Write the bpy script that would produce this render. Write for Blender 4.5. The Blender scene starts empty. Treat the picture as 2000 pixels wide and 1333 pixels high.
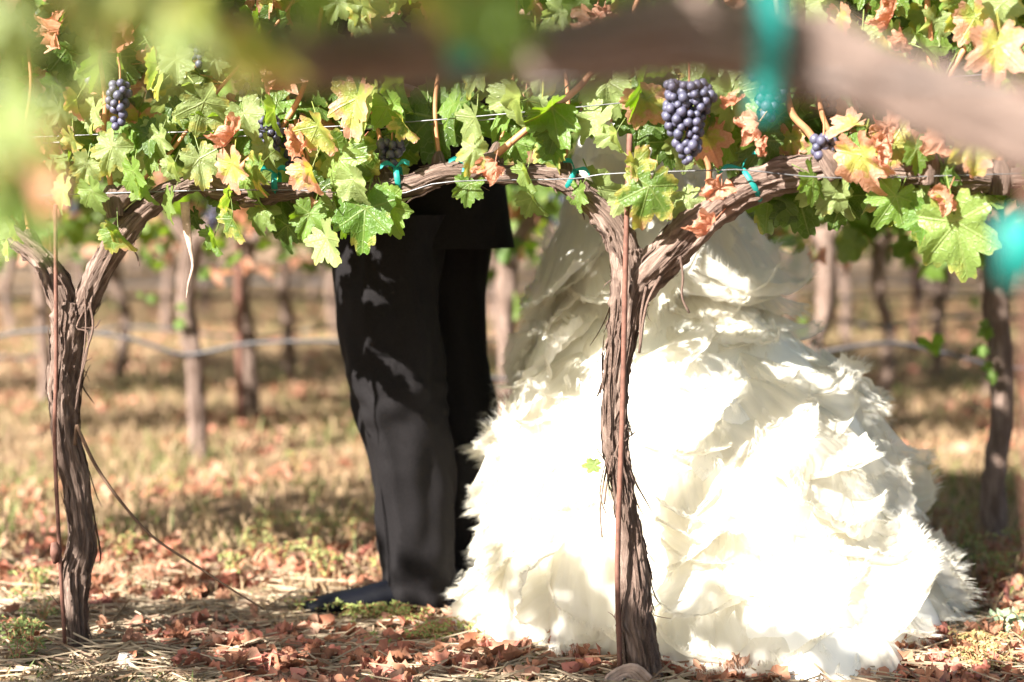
import bpy, bmesh, math, random
import numpy as np
from mathutils import Vector, Matrix, noise as MN

# ------------------------------------------------------------------ camera, sky, sun, exposure
SC = bpy.context.scene
COL = SC.collection
F = 3333.0            # focal length in photo pixels (60 mm on 36 mm, photo 2000 px wide)
CAMH = 0.92
HORIZ = 400.0         # photo row of the horizon
PITCH = math.atan((666.5 - HORIZ) / F)
cam = bpy.data.cameras.new('camera')
camo = bpy.data.objects.new('camera', cam); COL.objects.link(camo)
camo.location = (0, 0, CAMH); camo.rotation_euler = (math.pi / 2 - PITCH, 0, 0)
cam.lens = 60; cam.sensor_width = 36; cam.clip_start = 0.05; cam.clip_end = 2000
cam.dof.use_dof = True; cam.dof.focus_distance = 3.32; cam.dof.aperture_fstop = 1.6
SC.camera = camo

SUN_EL = math.radians(35); SUN_AZ = math.radians(46)      # azimuth: to the left of straight behind the camera
sdir = Vector((-math.sin(SUN_AZ) * math.cos(SUN_EL), -math.cos(SUN_AZ) * math.cos(SUN_EL), math.sin(SUN_EL)))
W = bpy.data.worlds.new('World'); SC.world = W; W.use_nodes = True
wn = W.node_tree.nodes; wl = W.node_tree.links
bg = wn['Background']; sky = wn.new('ShaderNodeTexSky'); sky.sky_type = 'NISHITA'; sky.sun_disc = False
sky.sun_elevation = SUN_EL; sky.sun_rotation = math.atan2(sdir.x, sdir.y); sky.dust_density = 2.0
wl.new(sky.outputs[0], bg.inputs[0]); bg.inputs[1].default_value = 0.05
sl = bpy.data.lights.new('sun', 'SUN'); sl.energy = 5.0; sl.angle = math.radians(0.53); sl.color = (1, 0.95, 0.88)
so = bpy.data.objects.new('sun', sl); COL.objects.link(so)
so.rotation_euler = sdir.to_track_quat('Z', 'Y').to_euler(); so.location = (-6, -6, 8)
vs = SC.view_settings; vs.view_transform = 'Standard'; vs.look = 'None'; vs.gamma = 1; vs.exposure = 2.3
SC.cycles.max_bounces = 10; SC.cycles.diffuse_bounces = 8; SC.cycles.transmission_bounces = 6; SC.cycles.transparent_max_bounces = 16

rng = random.Random(7); nrng = np.random.default_rng(11)

# ------------------------------------------------------------------ geometry helpers
cp, sp = math.cos(PITCH), math.sin(PITCH)
def P(px, py, d):
    """point seen at photo pixel (px,py) on the vertical plane Y=d"""
    u = (px - 1000) / F; v = -(py - 666.5) / F
    y = cp + v * sp; z = v * cp - sp
    k = d / y
    return Vector((u * k, d, CAMH + z * k))
def G(px, py):
    u = (px - 1000) / F; v = -(py - 666.5) / F
    y = cp + v * sp; z = v * cp - sp
    k = -CAMH / z
    return Vector((u * k, y * k, 0))
SLOPE = 0.166
def rowd(px, c=3.302):
    u = (px - 1000) / F
    return c / (1 + SLOPE * u)
def gz(x, y):
    return 0.018 * MN.noise(Vector((x * 1.7, y * 1.7, 3))) + 0.010 * MN.noise(Vector((x * 6, y * 6, 8)))

def mk_mesh(name, V, faces, uv=None, col=None, smooth=True):
    me = bpy.data.meshes.new(name)
    V = np.asarray(V, dtype=np.float32)
    if isinstance(faces, np.ndarray):
        n, k = faces.shape
        loops = faces.astype(np.int32).ravel(); starts = np.arange(0, n * k, k, dtype=np.int32)
    else:
        loops = np.fromiter((i for f in faces for i in f), dtype=np.int32)
        ln = np.fromiter((len(f) for f in faces), dtype=np.int32); starts = np.concatenate([[0], np.cumsum(ln)[:-1]]).astype(np.int32); n = len(faces)
    me.vertices.add(len(V)); me.vertices.foreach_set('co', V.ravel())
    me.loops.add(len(loops)); me.loops.foreach_set('vertex_index', loops)
    me.polygons.add(n); me.polygons.foreach_set('loop_start', starts)
    me.update(calc_edges=True)
    if uv is not None:
        l = me.uv_layers.new(name='UVMap'); l.data.foreach_set('uv', np.asarray(uv, dtype=np.float32)[loops].ravel())
    if col is not None:
        a = me.color_attributes.new('Col', 'FLOAT_COLOR', 'POINT'); a.data.foreach_set('color', np.asarray(col, dtype=np.float32).ravel())
    me.polygons.foreach_set('use_smooth', np.full(n, smooth))
    me.validate(); me.update()
    return me

def obj(name, me, mat=None, parent=None, loc=None, mw=None):
    o = bpy.data.objects.new(name, me); COL.objects.link(o)
    if mat is not None and me is not None and not me.materials: me.materials.append(mat)
    if parent is not None: o.parent = parent
    if mw is not None: o.matrix_local = mw
    elif loc is not None: o.location = loc
    return o
def tag(o, label=None, cat=None, group=None, kind=None):
    if label: o['label'] = label
    if cat: o['category'] = cat
    if group: o['group'] = group
    if kind: o['kind'] = kind
    return o
def thing(name, label, cat, loc=(0, 0, 0), group=None):
    o = bpy.data.objects.new(name, None); COL.objects.link(o); o.location = loc; o.empty_display_size = 0.05
    return tag(o, label, cat, group)
def joinm(parts):
    """parts: list of (V, faces(list/array), uv) -> merged"""
    Vs, Fs, Us = [], [], []; off = 0
    for V, fs, uv in parts:
        Vs.append(np.asarray(V)); Us.append(np.asarray(uv))
        Fs.extend([tuple(int(i) + off for i in f) for f in fs]); off += len(V)
    return np.vstack(Vs), Fs, np.vstack(Us)

def catmull(pts, n):
    pts = [np.asarray(p, float) for p in pts]
    if len(pts) == 2:
        return np.array([pts[0] + (pts[1] - pts[0]) * t for t in np.linspace(0, 1, n)])
    Pn = [2 * pts[0] - pts[1]] + pts + [2 * pts[-1] - pts[-2]]
    out = []; m = len(pts) - 1
    for t in np.linspace(0, m, n):
        i = min(int(t), m - 1); f = t - i
        a, b, c, d = Pn[i:i + 4]
        out.append(0.5 * (2 * b + (c - a) * f + (2 * a - 5 * b + 4 * c - d) * f * f + (3 * b - a - 3 * c + d) * f ** 3))
    return np.array(out)

def tube(pts, radii, nseg=10, nring=20, bark=0.0, twist=0.0, seed=0, lump=0.0, cap=True, flat=None, kfreq=3.2):
    """swept tube; bark: relative depth of stringy ridges; returns V, faces, uv"""
    ctr = catmull([tuple(p) for p in pts], nring)
    rr = catmull([(r, 0, 0) for r in radii], nring)[:, 0]
    tan = np.gradient(ctr, axis=0); tan /= np.linalg.norm(tan, axis=1)[:, None] + 1e-12
    up = np.array([0.0, -1, 0.01]);
    if abs(np.dot(up, tan[0])) > 0.9: up = np.array([1.0, 0, 0])
    V = []; UV = []; s = 0.0
    n0 = up - tan[0] * np.dot(up, tan[0]); n0 /= np.linalg.norm(n0)
    for i in range(nring):
        if i: s += np.linalg.norm(ctr[i] - ctr[i - 1])
        n0 = n0 - tan[i] * np.dot(n0, tan[i]); n0 /= np.linalg.norm(n0)
        b0 = np.cross(tan[i], n0)
        for j in range(nseg):
            th = 2 * math.pi * j / nseg; r = rr[i]
            if bark or lump:
                t2 = th + twist * s
                c, si = math.cos(t2), math.sin(t2)
                q = 0.0
                if bark:
                    a = MN.noise(Vector((c * kfreq + seed, si * kfreq, s * 5)))
                    b = MN.noise(Vector((c * kfreq * 2.3 + seed, si * kfreq * 2.3 + 5, s * 9)))
                    e_ = MN.noise(Vector((c * 5 + seed, si * 5, s * 45)))
                    q = bark * ((1 - 2.2 * abs(a)) * 0.7 + (1 - 2.2 * abs(b)) * 0.5 - 0.5 + 1.7 * e_ * abs(e_))
                l = lump * MN.noise(Vector((c * 0.9 + seed * 2, si * 0.9, s * 11))) if lump else 0
                r = r * (1 + q + l)
            k1 = 1.0 if flat is None else flat
            V.append(ctr[i] + n0 * math.cos(th) * r * k1 + b0 * math.sin(th) * r)
            UV.append((j / nseg, s))
    fs = []
    for i in range(nring - 1):
        for j in range(nseg):
            a = i * nseg + j; b = i * nseg + (j + 1) % nseg
            fs.append((a, b, b + nseg, a + nseg))
    if cap:
        for i0, rev in ((0, True), ((nring - 1) * nseg, False)):
            f = tuple(range(i0, i0 + nseg)); fs.append(f[::-1] if rev else f)
    return np.array(V), fs, np.array(UV)

def ribbon(pts, widths, side, n=10):
    """thin two-sided strip with a little thickness"""
    c = catmull(pts, n); w = catmull([(x, 0, 0) for x in widths], n)[:, 0]
    side = np.asarray(side, float); V = []; UV = []
    for i in range(n):
        t = c[min(i + 1, n - 1)] - c[max(i - 1, 0)]; nn = np.cross(t, side); nn /= np.linalg.norm(nn) + 1e-9
        V += [c[i] - side * w[i] / 2, c[i] + nn * w[i] * 0.3, c[i] + side * w[i] / 2]
        UV += [(0, i / n), (.5, i / n), (1, i / n)]
    fs = []
    for i in range(n - 1):
        a = i * 3
        fs += [(a, a + 1, a + 4, a + 3), (a + 1, a + 2, a + 5, a + 4)]
    return np.array(V), fs, np.array(UV)

# ------------------------------------------------------------------ materials
class NT:
    def __init__(s, name):
        s.m = bpy.data.materials.new(name); s.m.use_nodes = True; s.t = s.m.node_tree; s.n = s.t.nodes
        s.b = s.n['Principled BSDF']; s.out = s.n['Material Output']
    def new(s, typ, **kw):
        n = s.n.new(typ)
        for k, v in kw.items():
            if k.startswith('i_'): 
                key = k[2:]; key = int(key) if key.isdigit() else key
                n.inputs[key].default_value = v
            else: setattr(n, k, v)
        return n
    def link(s, a, b): s.t.links.new(a, b)
    def math(s, op, a, b=None, clamp=False):
        n = s.n.new('ShaderNodeMath'); n.operation = op; n.use_clamp = clamp
        for i, x in enumerate((a, b)):
            if x is None: continue
            if isinstance(x, (int, float)): n.inputs[i].default_value = x
            else: s.link(x, n.inputs[i])
        return n.outputs[0]
    def mix(s, f, a, b, mode='MIX'):
        n = s.n.new('ShaderNodeMix'); n.data_type = 'RGBA'; n.blend_type = mode
        for k, x in ((0, f), (6, a), (7, b)):
            if isinstance(x, (int, float)): n.inputs[k].default_value = x
            elif isinstance(x, tuple): n.inputs[k].default_value = (*x, 1) if len(x) == 3 else x
            else: s.link(x, n.inputs[k])
        return n.outputs[2]
    def ramp(s, f, stops):
        n = s.n.new('ShaderNodeValToRGB'); e = n.color_ramp.elements
        while len(e) < len(stops): e.new(0.5)
        for q, (p, c) in zip(e, stops): q.position = p; q.color = (*c, 1) if len(c) == 3 else c
        s.link(f, n.inputs[0]); return n.outputs[0]
    def noise(s, vec, scale, detail=4, rough=0.55, dist=0.0):
        n = s.new('ShaderNodeTexNoise', i_Scale=scale, i_Detail=detail, i_Roughness=rough, i_Distortion=dist)
        if vec is not None: s.link(vec, n.inputs['Vector'])
        return n.outputs['Fac']
    def bump(s, h, strength=0.3, dist=0.01):
        n = s.new('ShaderNodeBump', i_Strength=strength, i_Distance=dist); s.link(h, n.inputs['Height'])
        s.link(n.outputs[0], s.b.inputs['Normal']); return n.outputs[0]
    def translucent(s, col, fac, normal=None):
        t = s.new('ShaderNodeBsdfTranslucent')
        if isinstance(col, tuple): t.inputs[0].default_value = (*col, 1)
        else: s.link(col, t.inputs[0])
        mx = s.new('ShaderNodeMixShader', i_0=fac)
        s.link(s.b.outputs[0], mx.inputs[1]); s.link(t.outputs[0], mx.inputs[2]); s.link(mx.outputs[0], s.out.inputs[0])

def leaf_material(name, source):
    t = NT(name)
    uv = t.new('ShaderNodeUVMap').outputs[0]
    sep = t.new('ShaderNodeSeparateXYZ'); t.link(uv, sep.inputs[0]); x, y = sep.outputs[0], sep.outputs[1]
    if source == 'object':
        oi = t.new('ShaderNodeObjectInfo'); base = oi.outputs['Color']; aut = oi.outputs['Alpha']; rnd = oi.outputs['Random']
    else:
        at = t.new('ShaderNodeAttribute', attribute_name='Col'); base = at.outputs['Color']; aut = at.outputs['Alpha']; rnd = None
    cx = t.new('ShaderNodeVectorMath', operation='ADD'); t.link(uv, cx.inputs[0])
    if rnd is not None:
        cmb = t.new('ShaderNodeCombineXYZ'); t.link(t.math('MULTIPLY', rnd, 37.0), cmb.inputs[0]); t.link(t.math('MULTIPLY', rnd, 71.0), cmb.inputs[1]); t.link(cmb.outputs[0], cx.inputs[1])
    vec = cx.outputs[0]
    # veins: five rays from the stalk
    vm = None
    for a in (0.0, 0.92, -0.92, 1.85, -1.85):
        dx, dy = math.sin(a), math.cos(a)
        al = t.math('ADD', t.math('MULTIPLY', x, dx), t.math('MULTIPLY', y, dy))
        cr = t.math('ABSOLUTE', t.math('SUBTRACT', t.math('MULTIPLY', x, dy), t.math('MULTIPLY', y, dx)))
        pen = t.math('MULTIPLY', t.math('LESS_THAN', al, 0.0), 5.0)
        d = t.math('ADD', t.math('ADD', cr, t.math('MULTIPLY', al, 0.012)), pen)
        # side veins: slanted stripes off each main vein
        vm = d if vm is None else t.math('MINIMUM', vm, d)
    vein = t.math('SUBTRACT', 1.0, t.math('DIVIDE', vm, 0.034), clamp=True)
    vor = t.new('ShaderNodeTexVoronoi', feature='DISTANCE_TO_EDGE', i_Scale=7.0); t.link(vec, vor.inputs['Vector'])
    net = t.math('SUBTRACT', 1.0, t.math('DIVIDE', vor.outputs['Distance'], 0.07), clamp=True)
    n1 = t.noise(vec, 2.6, 5); n2 = t.noise(vec, 14, 3)
    ln = t.new('ShaderNodeVectorMath', operation='LENGTH'); t.link(uv, ln.inputs[0]); r = ln.outputs['Value']
    hs = t.new('ShaderNodeHueSaturation', i_Saturation=0.95, i_Value=1.55, i_Hue=0.49); t.link(base, hs.inputs['Color'])
    c = t.mix(t.math('MULTIPLY', n1, 0.75), base, hs.outputs[0])
    c = t.mix(t.math('MULTIPLY', net, 0.16), c, (0.24, 0.30, 0.10))
    c = t.mix(t.math('MULTIPLY', vein, 0.4), c, (0.30, 0.34, 0.12))
    # autumn: yellow then tan brown creeping in from rim and between veins
    e = t.math('ADD', t.math('ADD', t.math('MULTIPLY', r, 0.50), t.math('MULTIPLY', n1, 1.1)), t.math('MULTIPLY', vm, 0.5))
    e = t.math('ADD', e, t.math('SUBTRACT', t.math('MULTIPLY', aut, 1.5), 1.5))
    yl = t.math('MULTIPLY', t.math('ADD', e, 0.10), 5.0, clamp=True); br = t.math('MULTIPLY', t.math('SUBTRACT', e, 0.14), 7.0, clamp=True)
    c = t.mix(yl, c, (0.38, 0.36, 0.09))
    brc = t.mix(n2, (0.42, 0.19, 0.10), (0.60, 0.38, 0.27))
    c = t.mix(br, c, brc)
    t.link(c, t.b.inputs['Base Color']); t.b.inputs['Roughness'].default_value = 0.42
    t.b.inputs['Specular IOR Level'].default_value = 0.55
    h = t.math('ADD', t.math('ADD', t.math('MULTIPLY', vein, -0.8), t.math('MULTIPLY', net, -0.22)), t.math('MULTIPLY', n2, 0.3))
    t.bump(h, 0.4, 0.02)
    tc = t.new('ShaderNodeHueSaturation', i_Saturation=1.15, i_Value=1.7, i_Hue=0.485); t.link(c, tc.inputs['Color'])
    t.translucent(tc.outputs[0], 0.46)
    return t.m
M_LEAF = leaf_material('vine_leaf', 'object'); M_LEAFC = leaf_material('vine_leaf_mass', 'attr')

def bark_material(name, dark, mid, light, su=14, sv=3.0):
    t = NT(name)
    uv = t.new('ShaderNodeUVMap').outputs[0]
    mp = t.new('ShaderNodeMapping'); mp.inputs['Scale'].default_value = (su, sv * 4, 1); t.link(uv, mp.inputs[0])
    mp2 = t.new('ShaderNodeMapping'); mp2.inputs['Scale'].default_value = (su * 3.5, sv * 5, 1); t.link(uv, mp2.inputs[0])
    n1 = t.noise(mp.outputs[0], 1.0, 6, 0.65, 0.6); n2 = t.noise(mp2.outputs[0], 1.0, 5, 0.7, 0.8)
    tcn = t.new('ShaderNodeTexCoord'); n3 = t.noise(tcn.outputs['Object'], 9, 4)
    f = t.math('ADD', t.math('MULTIPLY', n1, 0.55), t.math('MULTIPLY', n2, 0.45))
    c = t.ramp(f, [(0.30, dark), (0.47, mid), (0.66, light)])
    c = t.mix(t.math('MULTIPLY', n3, 0.22), c, (0.36, 0.29, 0.25))
    t.link(c, t.b.inputs['Base Color']); t.b.inputs['Roughness'].default_value = 0.9; t.b.inputs['Specular IOR Level'].default_value = 0.15
    t.bump(f, 0.9, 0.02); return t.m
M_BARK = bark_material('vine_bark', (0.024, 0.015, 0.011), (0.135, 0.088, 0.067), (0.33, 0.24, 0.195))
M_BARKF = bark_material('sunlit_bark', (0.05, 0.033, 0.026), (0.20, 0.14, 0.115), (0.38, 0.285, 0.24))  # paler copy of the bark: stronger sun on the foreground arm put into colour
M_BARKS = bark_material('loose_bark', (0.06, 0.035, 0.025), (0.17, 0.105, 0.08), (0.34, 0.245, 0.195), 3, 6)

def simple(name, col, rough=0.6, var=0.25, scale=20, metal=0.0, bump=0.2, trans=None, spec=0.4):
    t = NT(name); tc = t.new('ShaderNodeTexCoord').outputs['Object']
    n = t.noise(tc, scale, 5, 0.6)
    a = tuple(max(0, c * (1 - var)) for c in col); b = tuple(min(0.95, c * (1 + var)) for c in col)
    c = t.ramp(n, [(0.3, a), (0.7, b)]); t.link(c, t.b.inputs['Base Color'])
    t.b.inputs['Roughness'].default_value = rough; t.b.inputs['Metallic'].default_value = metal; t.b.inputs['Specular IOR Level'].default_value = spec
    if bump: t.bump(n, bump, 0.005)
    if trans: t.translucent(trans[0], trans[1])
    return t.m
M_CANE = simple('cane', (0.36, 0.17, 0.08), 0.55, 0.35, 30)
M_OLDCANE = simple('old_cane', (0.12, 0.07, 0.042), 0.8, 0.35, 40)
M_RUST = simple('rusty_steel', (0.13, 0.058, 0.04), 0.8, 0.4, 60)
M_WIRE = simple('galvanised_wire', (0.16, 0.16, 0.165), 0.5, 0.6, 25, 0.7)
M_TIE = simple('teal_tape', (0.010, 0.24, 0.21), 0.5, 0.2, 40, trans=((0.02, 0.36, 0.31), 0.3))
M_HOSE = simple('drip_hose', (0.03, 0.028, 0.03), 0.45, 0.3, 30, spec=0.35)
M_STONE = simple('stone', (0.42, 0.38, 0.33), 0.85, 0.3, 25, bump=0.6)
M_TWIG = simple('twig', (0.33, 0.22, 0.14), 0.85, 0.4, 40)
M_SKIN = simple('skin', (0.55, 0.33, 0.25), 0.5, 0.08, 30)
M_HAIRD = simple('dark_hair', (0.05, 0.03, 0.02), 0.5, 0.4, 60)
M_HAIRB = simple('brown_hair', (0.16, 0.09, 0.05), 0.5, 0.4, 60)
M_SHOE = simple('navy_leather', (0.0016, 0.0019, 0.004), 0.6, 0.2, 40, spec=0.12)
M_DEAD = simple('dry_bark_peel', (0.38, 0.27, 0.21), 0.9, 0.4, 40, bump=0.5)

t = NT('grape_skin'); tcn = t.new('ShaderNodeTexCoord').outputs['Object']; oi = t.new('ShaderNodeObjectInfo')
n = t.noise(tcn, 90, 3); nn_ = t.noise(tcn, 35, 3)
c = t.mix(oi.outputs['Random'], (0.012, 0.012, 0.03), (0.035, 0.02, 0.05))
c = t.mix(t.math('MULTIPLY', t.math('ADD', n, nn_), 0.62, clamp=True), c, (0.085, 0.088, 0.135))
t.link(c, t.b.inputs['Base Color']); t.b.inputs['Roughness'].default_value = 0.5; M_GRAPE = t.m

# suit cloth: very dark warm grey wool with a fine weave
t = NT('black_wool'); tcn = t.new('ShaderNodeTexCoord').outputs['Object']
mp = t.new('ShaderNodeMapping'); mp.inputs['Scale'].default_value = (1, 1, 0.25); t.link(tcn, mp.inputs[0])
n = t.noise(mp.outputs[0], 700, 2); n2 = t.noise(tcn, 10, 3)
c = t.ramp(n, [(0.3, (0.006, 0.0054, 0.0057)), (0.7, (0.0135, 0.012, 0.0125))]); t.link(c, t.b.inputs['Base Color'])
t.b.inputs['Roughness'].default_value = 0.85; t.b.inputs['Specular IOR Level'].default_value = 0.08; t.b.inputs['Sheen Weight'].default_value = 0.0; t.b.inputs['Sheen Roughness'].default_value = 0.4
t.bump(n2, 0.2, 0.01); M_SUIT = t.m

# organza
t = NT('ivory_organza'); uv = t.new('ShaderNodeUVMap').outputs[0]
mp = t.new('ShaderNodeMapping'); mp.inputs['Scale'].default_value = (26, 2, 1); t.link(uv, mp.inputs[0])
n = t.noise(mp.outputs[0], 1.0, 4); c = t.ramp(n, [(0.25, (0.77, 0.74, 0.65)), (0.7, (0.86, 0.84, 0.77))])
t.link(c, t.b.inputs['Base Color']); t.b.inputs['Roughness'].default_value = 0.55; t.b.inputs['Specular IOR Level'].default_value = 0.3
t.b.inputs['Sheen Weight'].default_value = 0.2
t.bump(n, 0.25, 0.01); t.translucent((0.86, 0.83, 0.74), 0.5)
tr0 = t.new('ShaderNodeBsdfTransparent'); mx0 = t.new('ShaderNodeMixShader', i_0=0.27)      # sheer weave
src = t.out.inputs[0].links[0].from_socket; t.link(src, mx0.inputs[1]); t.link(tr0.outputs[0], mx0.inputs[2]); t.link(mx0.outputs[0], t.out.inputs[0]); M_ORG = t.m
M_LINING = simple('ivory_lining', (0.80, 0.78, 0.70), 0.7, 0.05, 12, bump=0.1)

# ground: dry soil and straw
t = NT('dry_ground'); tcn = t.new('ShaderNodeTexCoord').outputs['Object']
n1 = t.noise(tcn, 0.9, 6, 0.6); n2 = t.noise(tcn, 9, 6, 0.7); n3 = t.noise(tcn, 55, 4, 0.7)
c = t.ramp(n2, [(0.25, (0.09, 0.055, 0.035)), (0.5, (0.22, 0.145, 0.09)), (0.75, (0.33, 0.235, 0.15))])
c = t.mix(t.ramp(n1, [(0.45, (0, 0, 0)), (0.65, (0.55, 0.55, 0.55))]), c, (0.12, 0.12, 0.045))
c = t.mix(t.math('MULTIPLY', n3, 0.4), c, (0.26, 0.15, 0.10))
t.link(c, t.b.inputs['Base Color']); t.b.inputs['Roughness'].default_value = 0.95; t.b.inputs['Specular IOR Level'].default_value = 0.1
t.bump(t.math('ADD', n2, n3), 0.8, 0.03); M_GROUND = t.m

def attr_mat(name, rough, trans):
    t = NT(name); at = t.new('ShaderNodeAttribute', attribute_name='Col')
    t.link(at.outputs['Color'], t.b.inputs['Base Color']); t.b.inputs['Roughness'].default_value = rough
    t.b.inputs['Specular IOR Level'].default_value = 0.3; t.translucent(at.outputs['Color'], trans); return t.m
M_GRASS = attr_mat('grass_blades', 0.6, 0.3)

# ------------------------------------------------------------------ leaf meshes
def leaf_arrays(seed, nang=96, rings=(0.3, 0.6, 0.85, 1.0), teeth=24, fold=0.25, wave=0.08, droop=0.25, roll=None, crumple=0.03, stalk=0.75, lobes=1.0):
    r_ = random.Random(seed)
    th = np.linspace(-math.pi, math.pi, nang, endpoint=False)
    L = [(0, 1.0, .62), (.95 + r_.uniform(-.08, .08), .92 * r_.uniform(.9, 1.05), .55), (-.95 + r_.uniform(-.08, .08), .92 * r_.uniform(.9, 1.05), .55),
         (1.9, .74, .62), (-1.9, .74 * r_.uniform(.9, 1.1), .62), (2.6, .62, .5), (-2.6, .62, .5)]
    r = np.full(nang, 0.5)
    for a, l, w in L:
        dd = np.abs(th - a)
        r = np.maximum(r, l * np.clip(1 - lobes * (dd / w) ** 1.7 * .42, 0, 1))
    r *= 1 - .82 * np.exp(-((np.abs(th) - math.pi) / .2) ** 2)
    if teeth:
        ph = (th / (2 * math.pi) * teeth) % 1.0
        r *= 1 + .15 * (np.abs(ph - .4) * -2 + .5) * np.clip(r, .3, 1)
    r *= 1 + np.array([.05 * MN.noise(Vector((math.cos(a) * 2 + seed, math.sin(a) * 2, seed * 1.7))) for a in th])
    V = [(0, 0, 0)]; 
    for t_ in rings:
        rr = r * t_ if t_ > .7 else (r * .7 + .3 * r.mean()) * t_
        V += list(zip(rr * np.sin(th), rr * np.cos(th), np.zeros(nang)))
    V = np.array(V, float); uv = V[:, :2].copy()
    x, y = V[:, 0].copy(), V[:, 1].copy(); rad = np.hypot(x, y); ang = np.arctan2(x, y)
    ph = r_.uniform(0, 6)
    z = fold * np.abs(x) * (1 - .35 * np.abs(x)) - droop * np.sign(y) * y * y + wave * rad ** 2 * np.sin(4 * ang + ph) + wave * .8 * rad ** 2 * np.sin(7 * ang + 2 * ph)
    z -= .06 * np.exp(-(np.minimum(np.abs(ang), np.minimum(np.abs(np.abs(ang) - .93), np.abs(np.abs(ang) - 1.87))) / .12) ** 2) * rad * .7
    z += np.array([crumple * MN.noise(Vector((a * 3.5 + seed, b * 3.5, seed))) for a, b in zip(x, y)])
    V = np.column_stack([x, y, z])
    if roll:
        R, ax, cr = roll
        ca, sa = math.cos(ax), math.sin(ax)
        p = x * ca + y * sa; q = -x * sa + y * ca
        a = p / R
        p2 = R * np.sin(a) * (1 + .1 * a); z2 = z * .7 + R * (1 - np.cos(a))
        q2 = q.copy(); b = q / (R * 2.2); q2 = R * 2.2 * np.sin(b); z2 = z2 + R * 1.6 * (1 - np.cos(b)) * (1 if seed % 2 else -1)
        V = np.column_stack([p2 * ca - q2 * sa, p2 * sa + q2 * ca, z2])
        V += cr * np.array([[MN.noise(Vector((a * 4 + k * 9 + seed, b * 4, 2.0))) for k in range(3)] for a, b in zip(x, y)])
    fs = [(0, 1 + j, 1 + (j + 1) % nang) for j in range(nang)]
    for k in range(len(rings) - 1):
        o = 1 + k * nang
        for j in range(nang):
            j2 = (j + 1) % nang
            fs.append((o + j, o + nang + j, o + nang + j2, o + j2))
    if stalk:
        sv, sf, su = tube([(0, 0.02, 0), (r_.uniform(-.05, .05), -.3 * stalk, -.12), (r_.uniform(-.15, .15), -stalk, -.4)], [.022, .017, .02], 4, 6)
        V, fs, uv = joinm([(V, fs, uv), (sv, sf, np.tile([[0, .01]], (len(sv), 1)))])
    return V, fs, uv
GREEN_MESH = []
for k, (fo, wv, dr) in enumerate([(.12, .06, .12), (.35, .09, .25), (.6, .10, .2), (.2, .12, .45), (-.25, .10, .3), (.9, .08, .3), (.3, .14, .1), (1.3, .08, .35)]):
    V, fs, uv = leaf_arrays(k + 1, fold=fo, wave=wv, droop=dr, crumple=.07, lobes=rng.uniform(.9, 1.5))
    me = mk_mesh('leaf_blade', V, fs, uv); me.materials.append(M_LEAF); GREEN_MESH.append(me)
DRY_MESH = []
for k, (R, ax, cr) in enumerate([(.32, .2, .16), (.25, -.3, .18), (.42, 1.2, .22), (.3, .6, .2), (.5, -.9, .24)]):
    V, fs, uv = leaf_arrays(k + 20, fold=.3, wave=.15, droop=.2, roll=(R, ax, cr), crumple=.12)
    me = mk_mesh('dry_leaf_blade', V, fs, uv); me.materials.append(M_LEAF); DRY_MESH.append(me)
LOW = [leaf_arrays(40 + k, 28, (0.55, 1.0), 0, fold=f, wave=.12, droop=.25, stalk=0) for k, f in enumerate((.2, .6, -.2, .9))]
MID = [leaf_arrays(70 + k, 60, (0.5, .8, 1.0), 20, fold=f, wave=.1, droop=.25, stalk=0) for k, f in enumerate((.15, .5, -.25, .9, .3))]
LOWD = [leaf_arrays(50 + k, 20, (0.55, 1.0), 0, fold=.3, wave=.2, droop=.2, stalk=0, roll=(R, .4 * k, .2)) for k, R in enumerate((.35, .5, .8))]

GREENS = [(.085, .16, .022), (.11, .19, .03), (.06, .13, .015), (.13, .20, .045), (.095, .175, .024)]
def leaf_frame(tip_deg, yaw, lean, base_n=(0, -1, 0.25)):
    """local +Y = tip, +Z = upper face; tip_deg 0 = hanging straight down, positive = swung to the right"""
    a = math.radians(tip_deg)
    T = Vector((math.sin(a), 0, -math.cos(a))); N = Vector(base_n).normalized()
    N = (Matrix.Rotation(math.radians(yaw), 3, T) @ N)
    X = T.cross(N); X.normalize(); N = X.cross(T); N.normalize()
    R = Matrix.Rotation(math.radians(lean), 3, X)
    T = R @ T; N = R @ N
    return Matrix((X, T, N)).transposed()

def mass_leaves(n, sampler, low, size, colf, seed, ndir=(0, -.6, .8), spread=.9):
    """many small leaves merged into one mesh"""
    rs = np.random.default_rng(seed); Vs, Fs, Us, Cs = [], [], [], []; off = 0
    for i in range(n):
        V, fs, uv = low[int(rs.integers(len(low)))]
        s = rs.uniform(*size)
        N = Vector(ndir) + Vector(rs.normal(0, spread, 3)); N.normalize()
        T = Vector((rs.normal(0, .6), rs.normal(0, .5), -1)); T -= N * T.dot(N); T.normalize(); X = T.cross(N)
        Mx = np.array([X, T, N]) * s
        Vs.append(V @ Mx + np.asarray(sampler(rs))); Us.append(uv); Fs += [tuple(j + off for j in f) for f in fs]
        Cs.append(np.tile(colf(rs), (len(V), 1))); off += len(V)
    return mk_mesh('leaf_mass', np.vstack(Vs), Fs, np.vstack(Us), np.vstack(Cs))
def leafcol(rs, dryp=.12):
    if rs.random() < dryp:
        return [(.42, .20, .10, 1.0), (.40, .30, .07, .75), (.5, .27, .15, 1.0)][int(rs.integers(3))]
    g = GREENS[int(rs.integers(len(GREENS)))]; k = rs.uniform(.75, 1.25)
    return (g[0] * k, g[1] * k, g[2] * k, rs.uniform(.0, .3))

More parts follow.
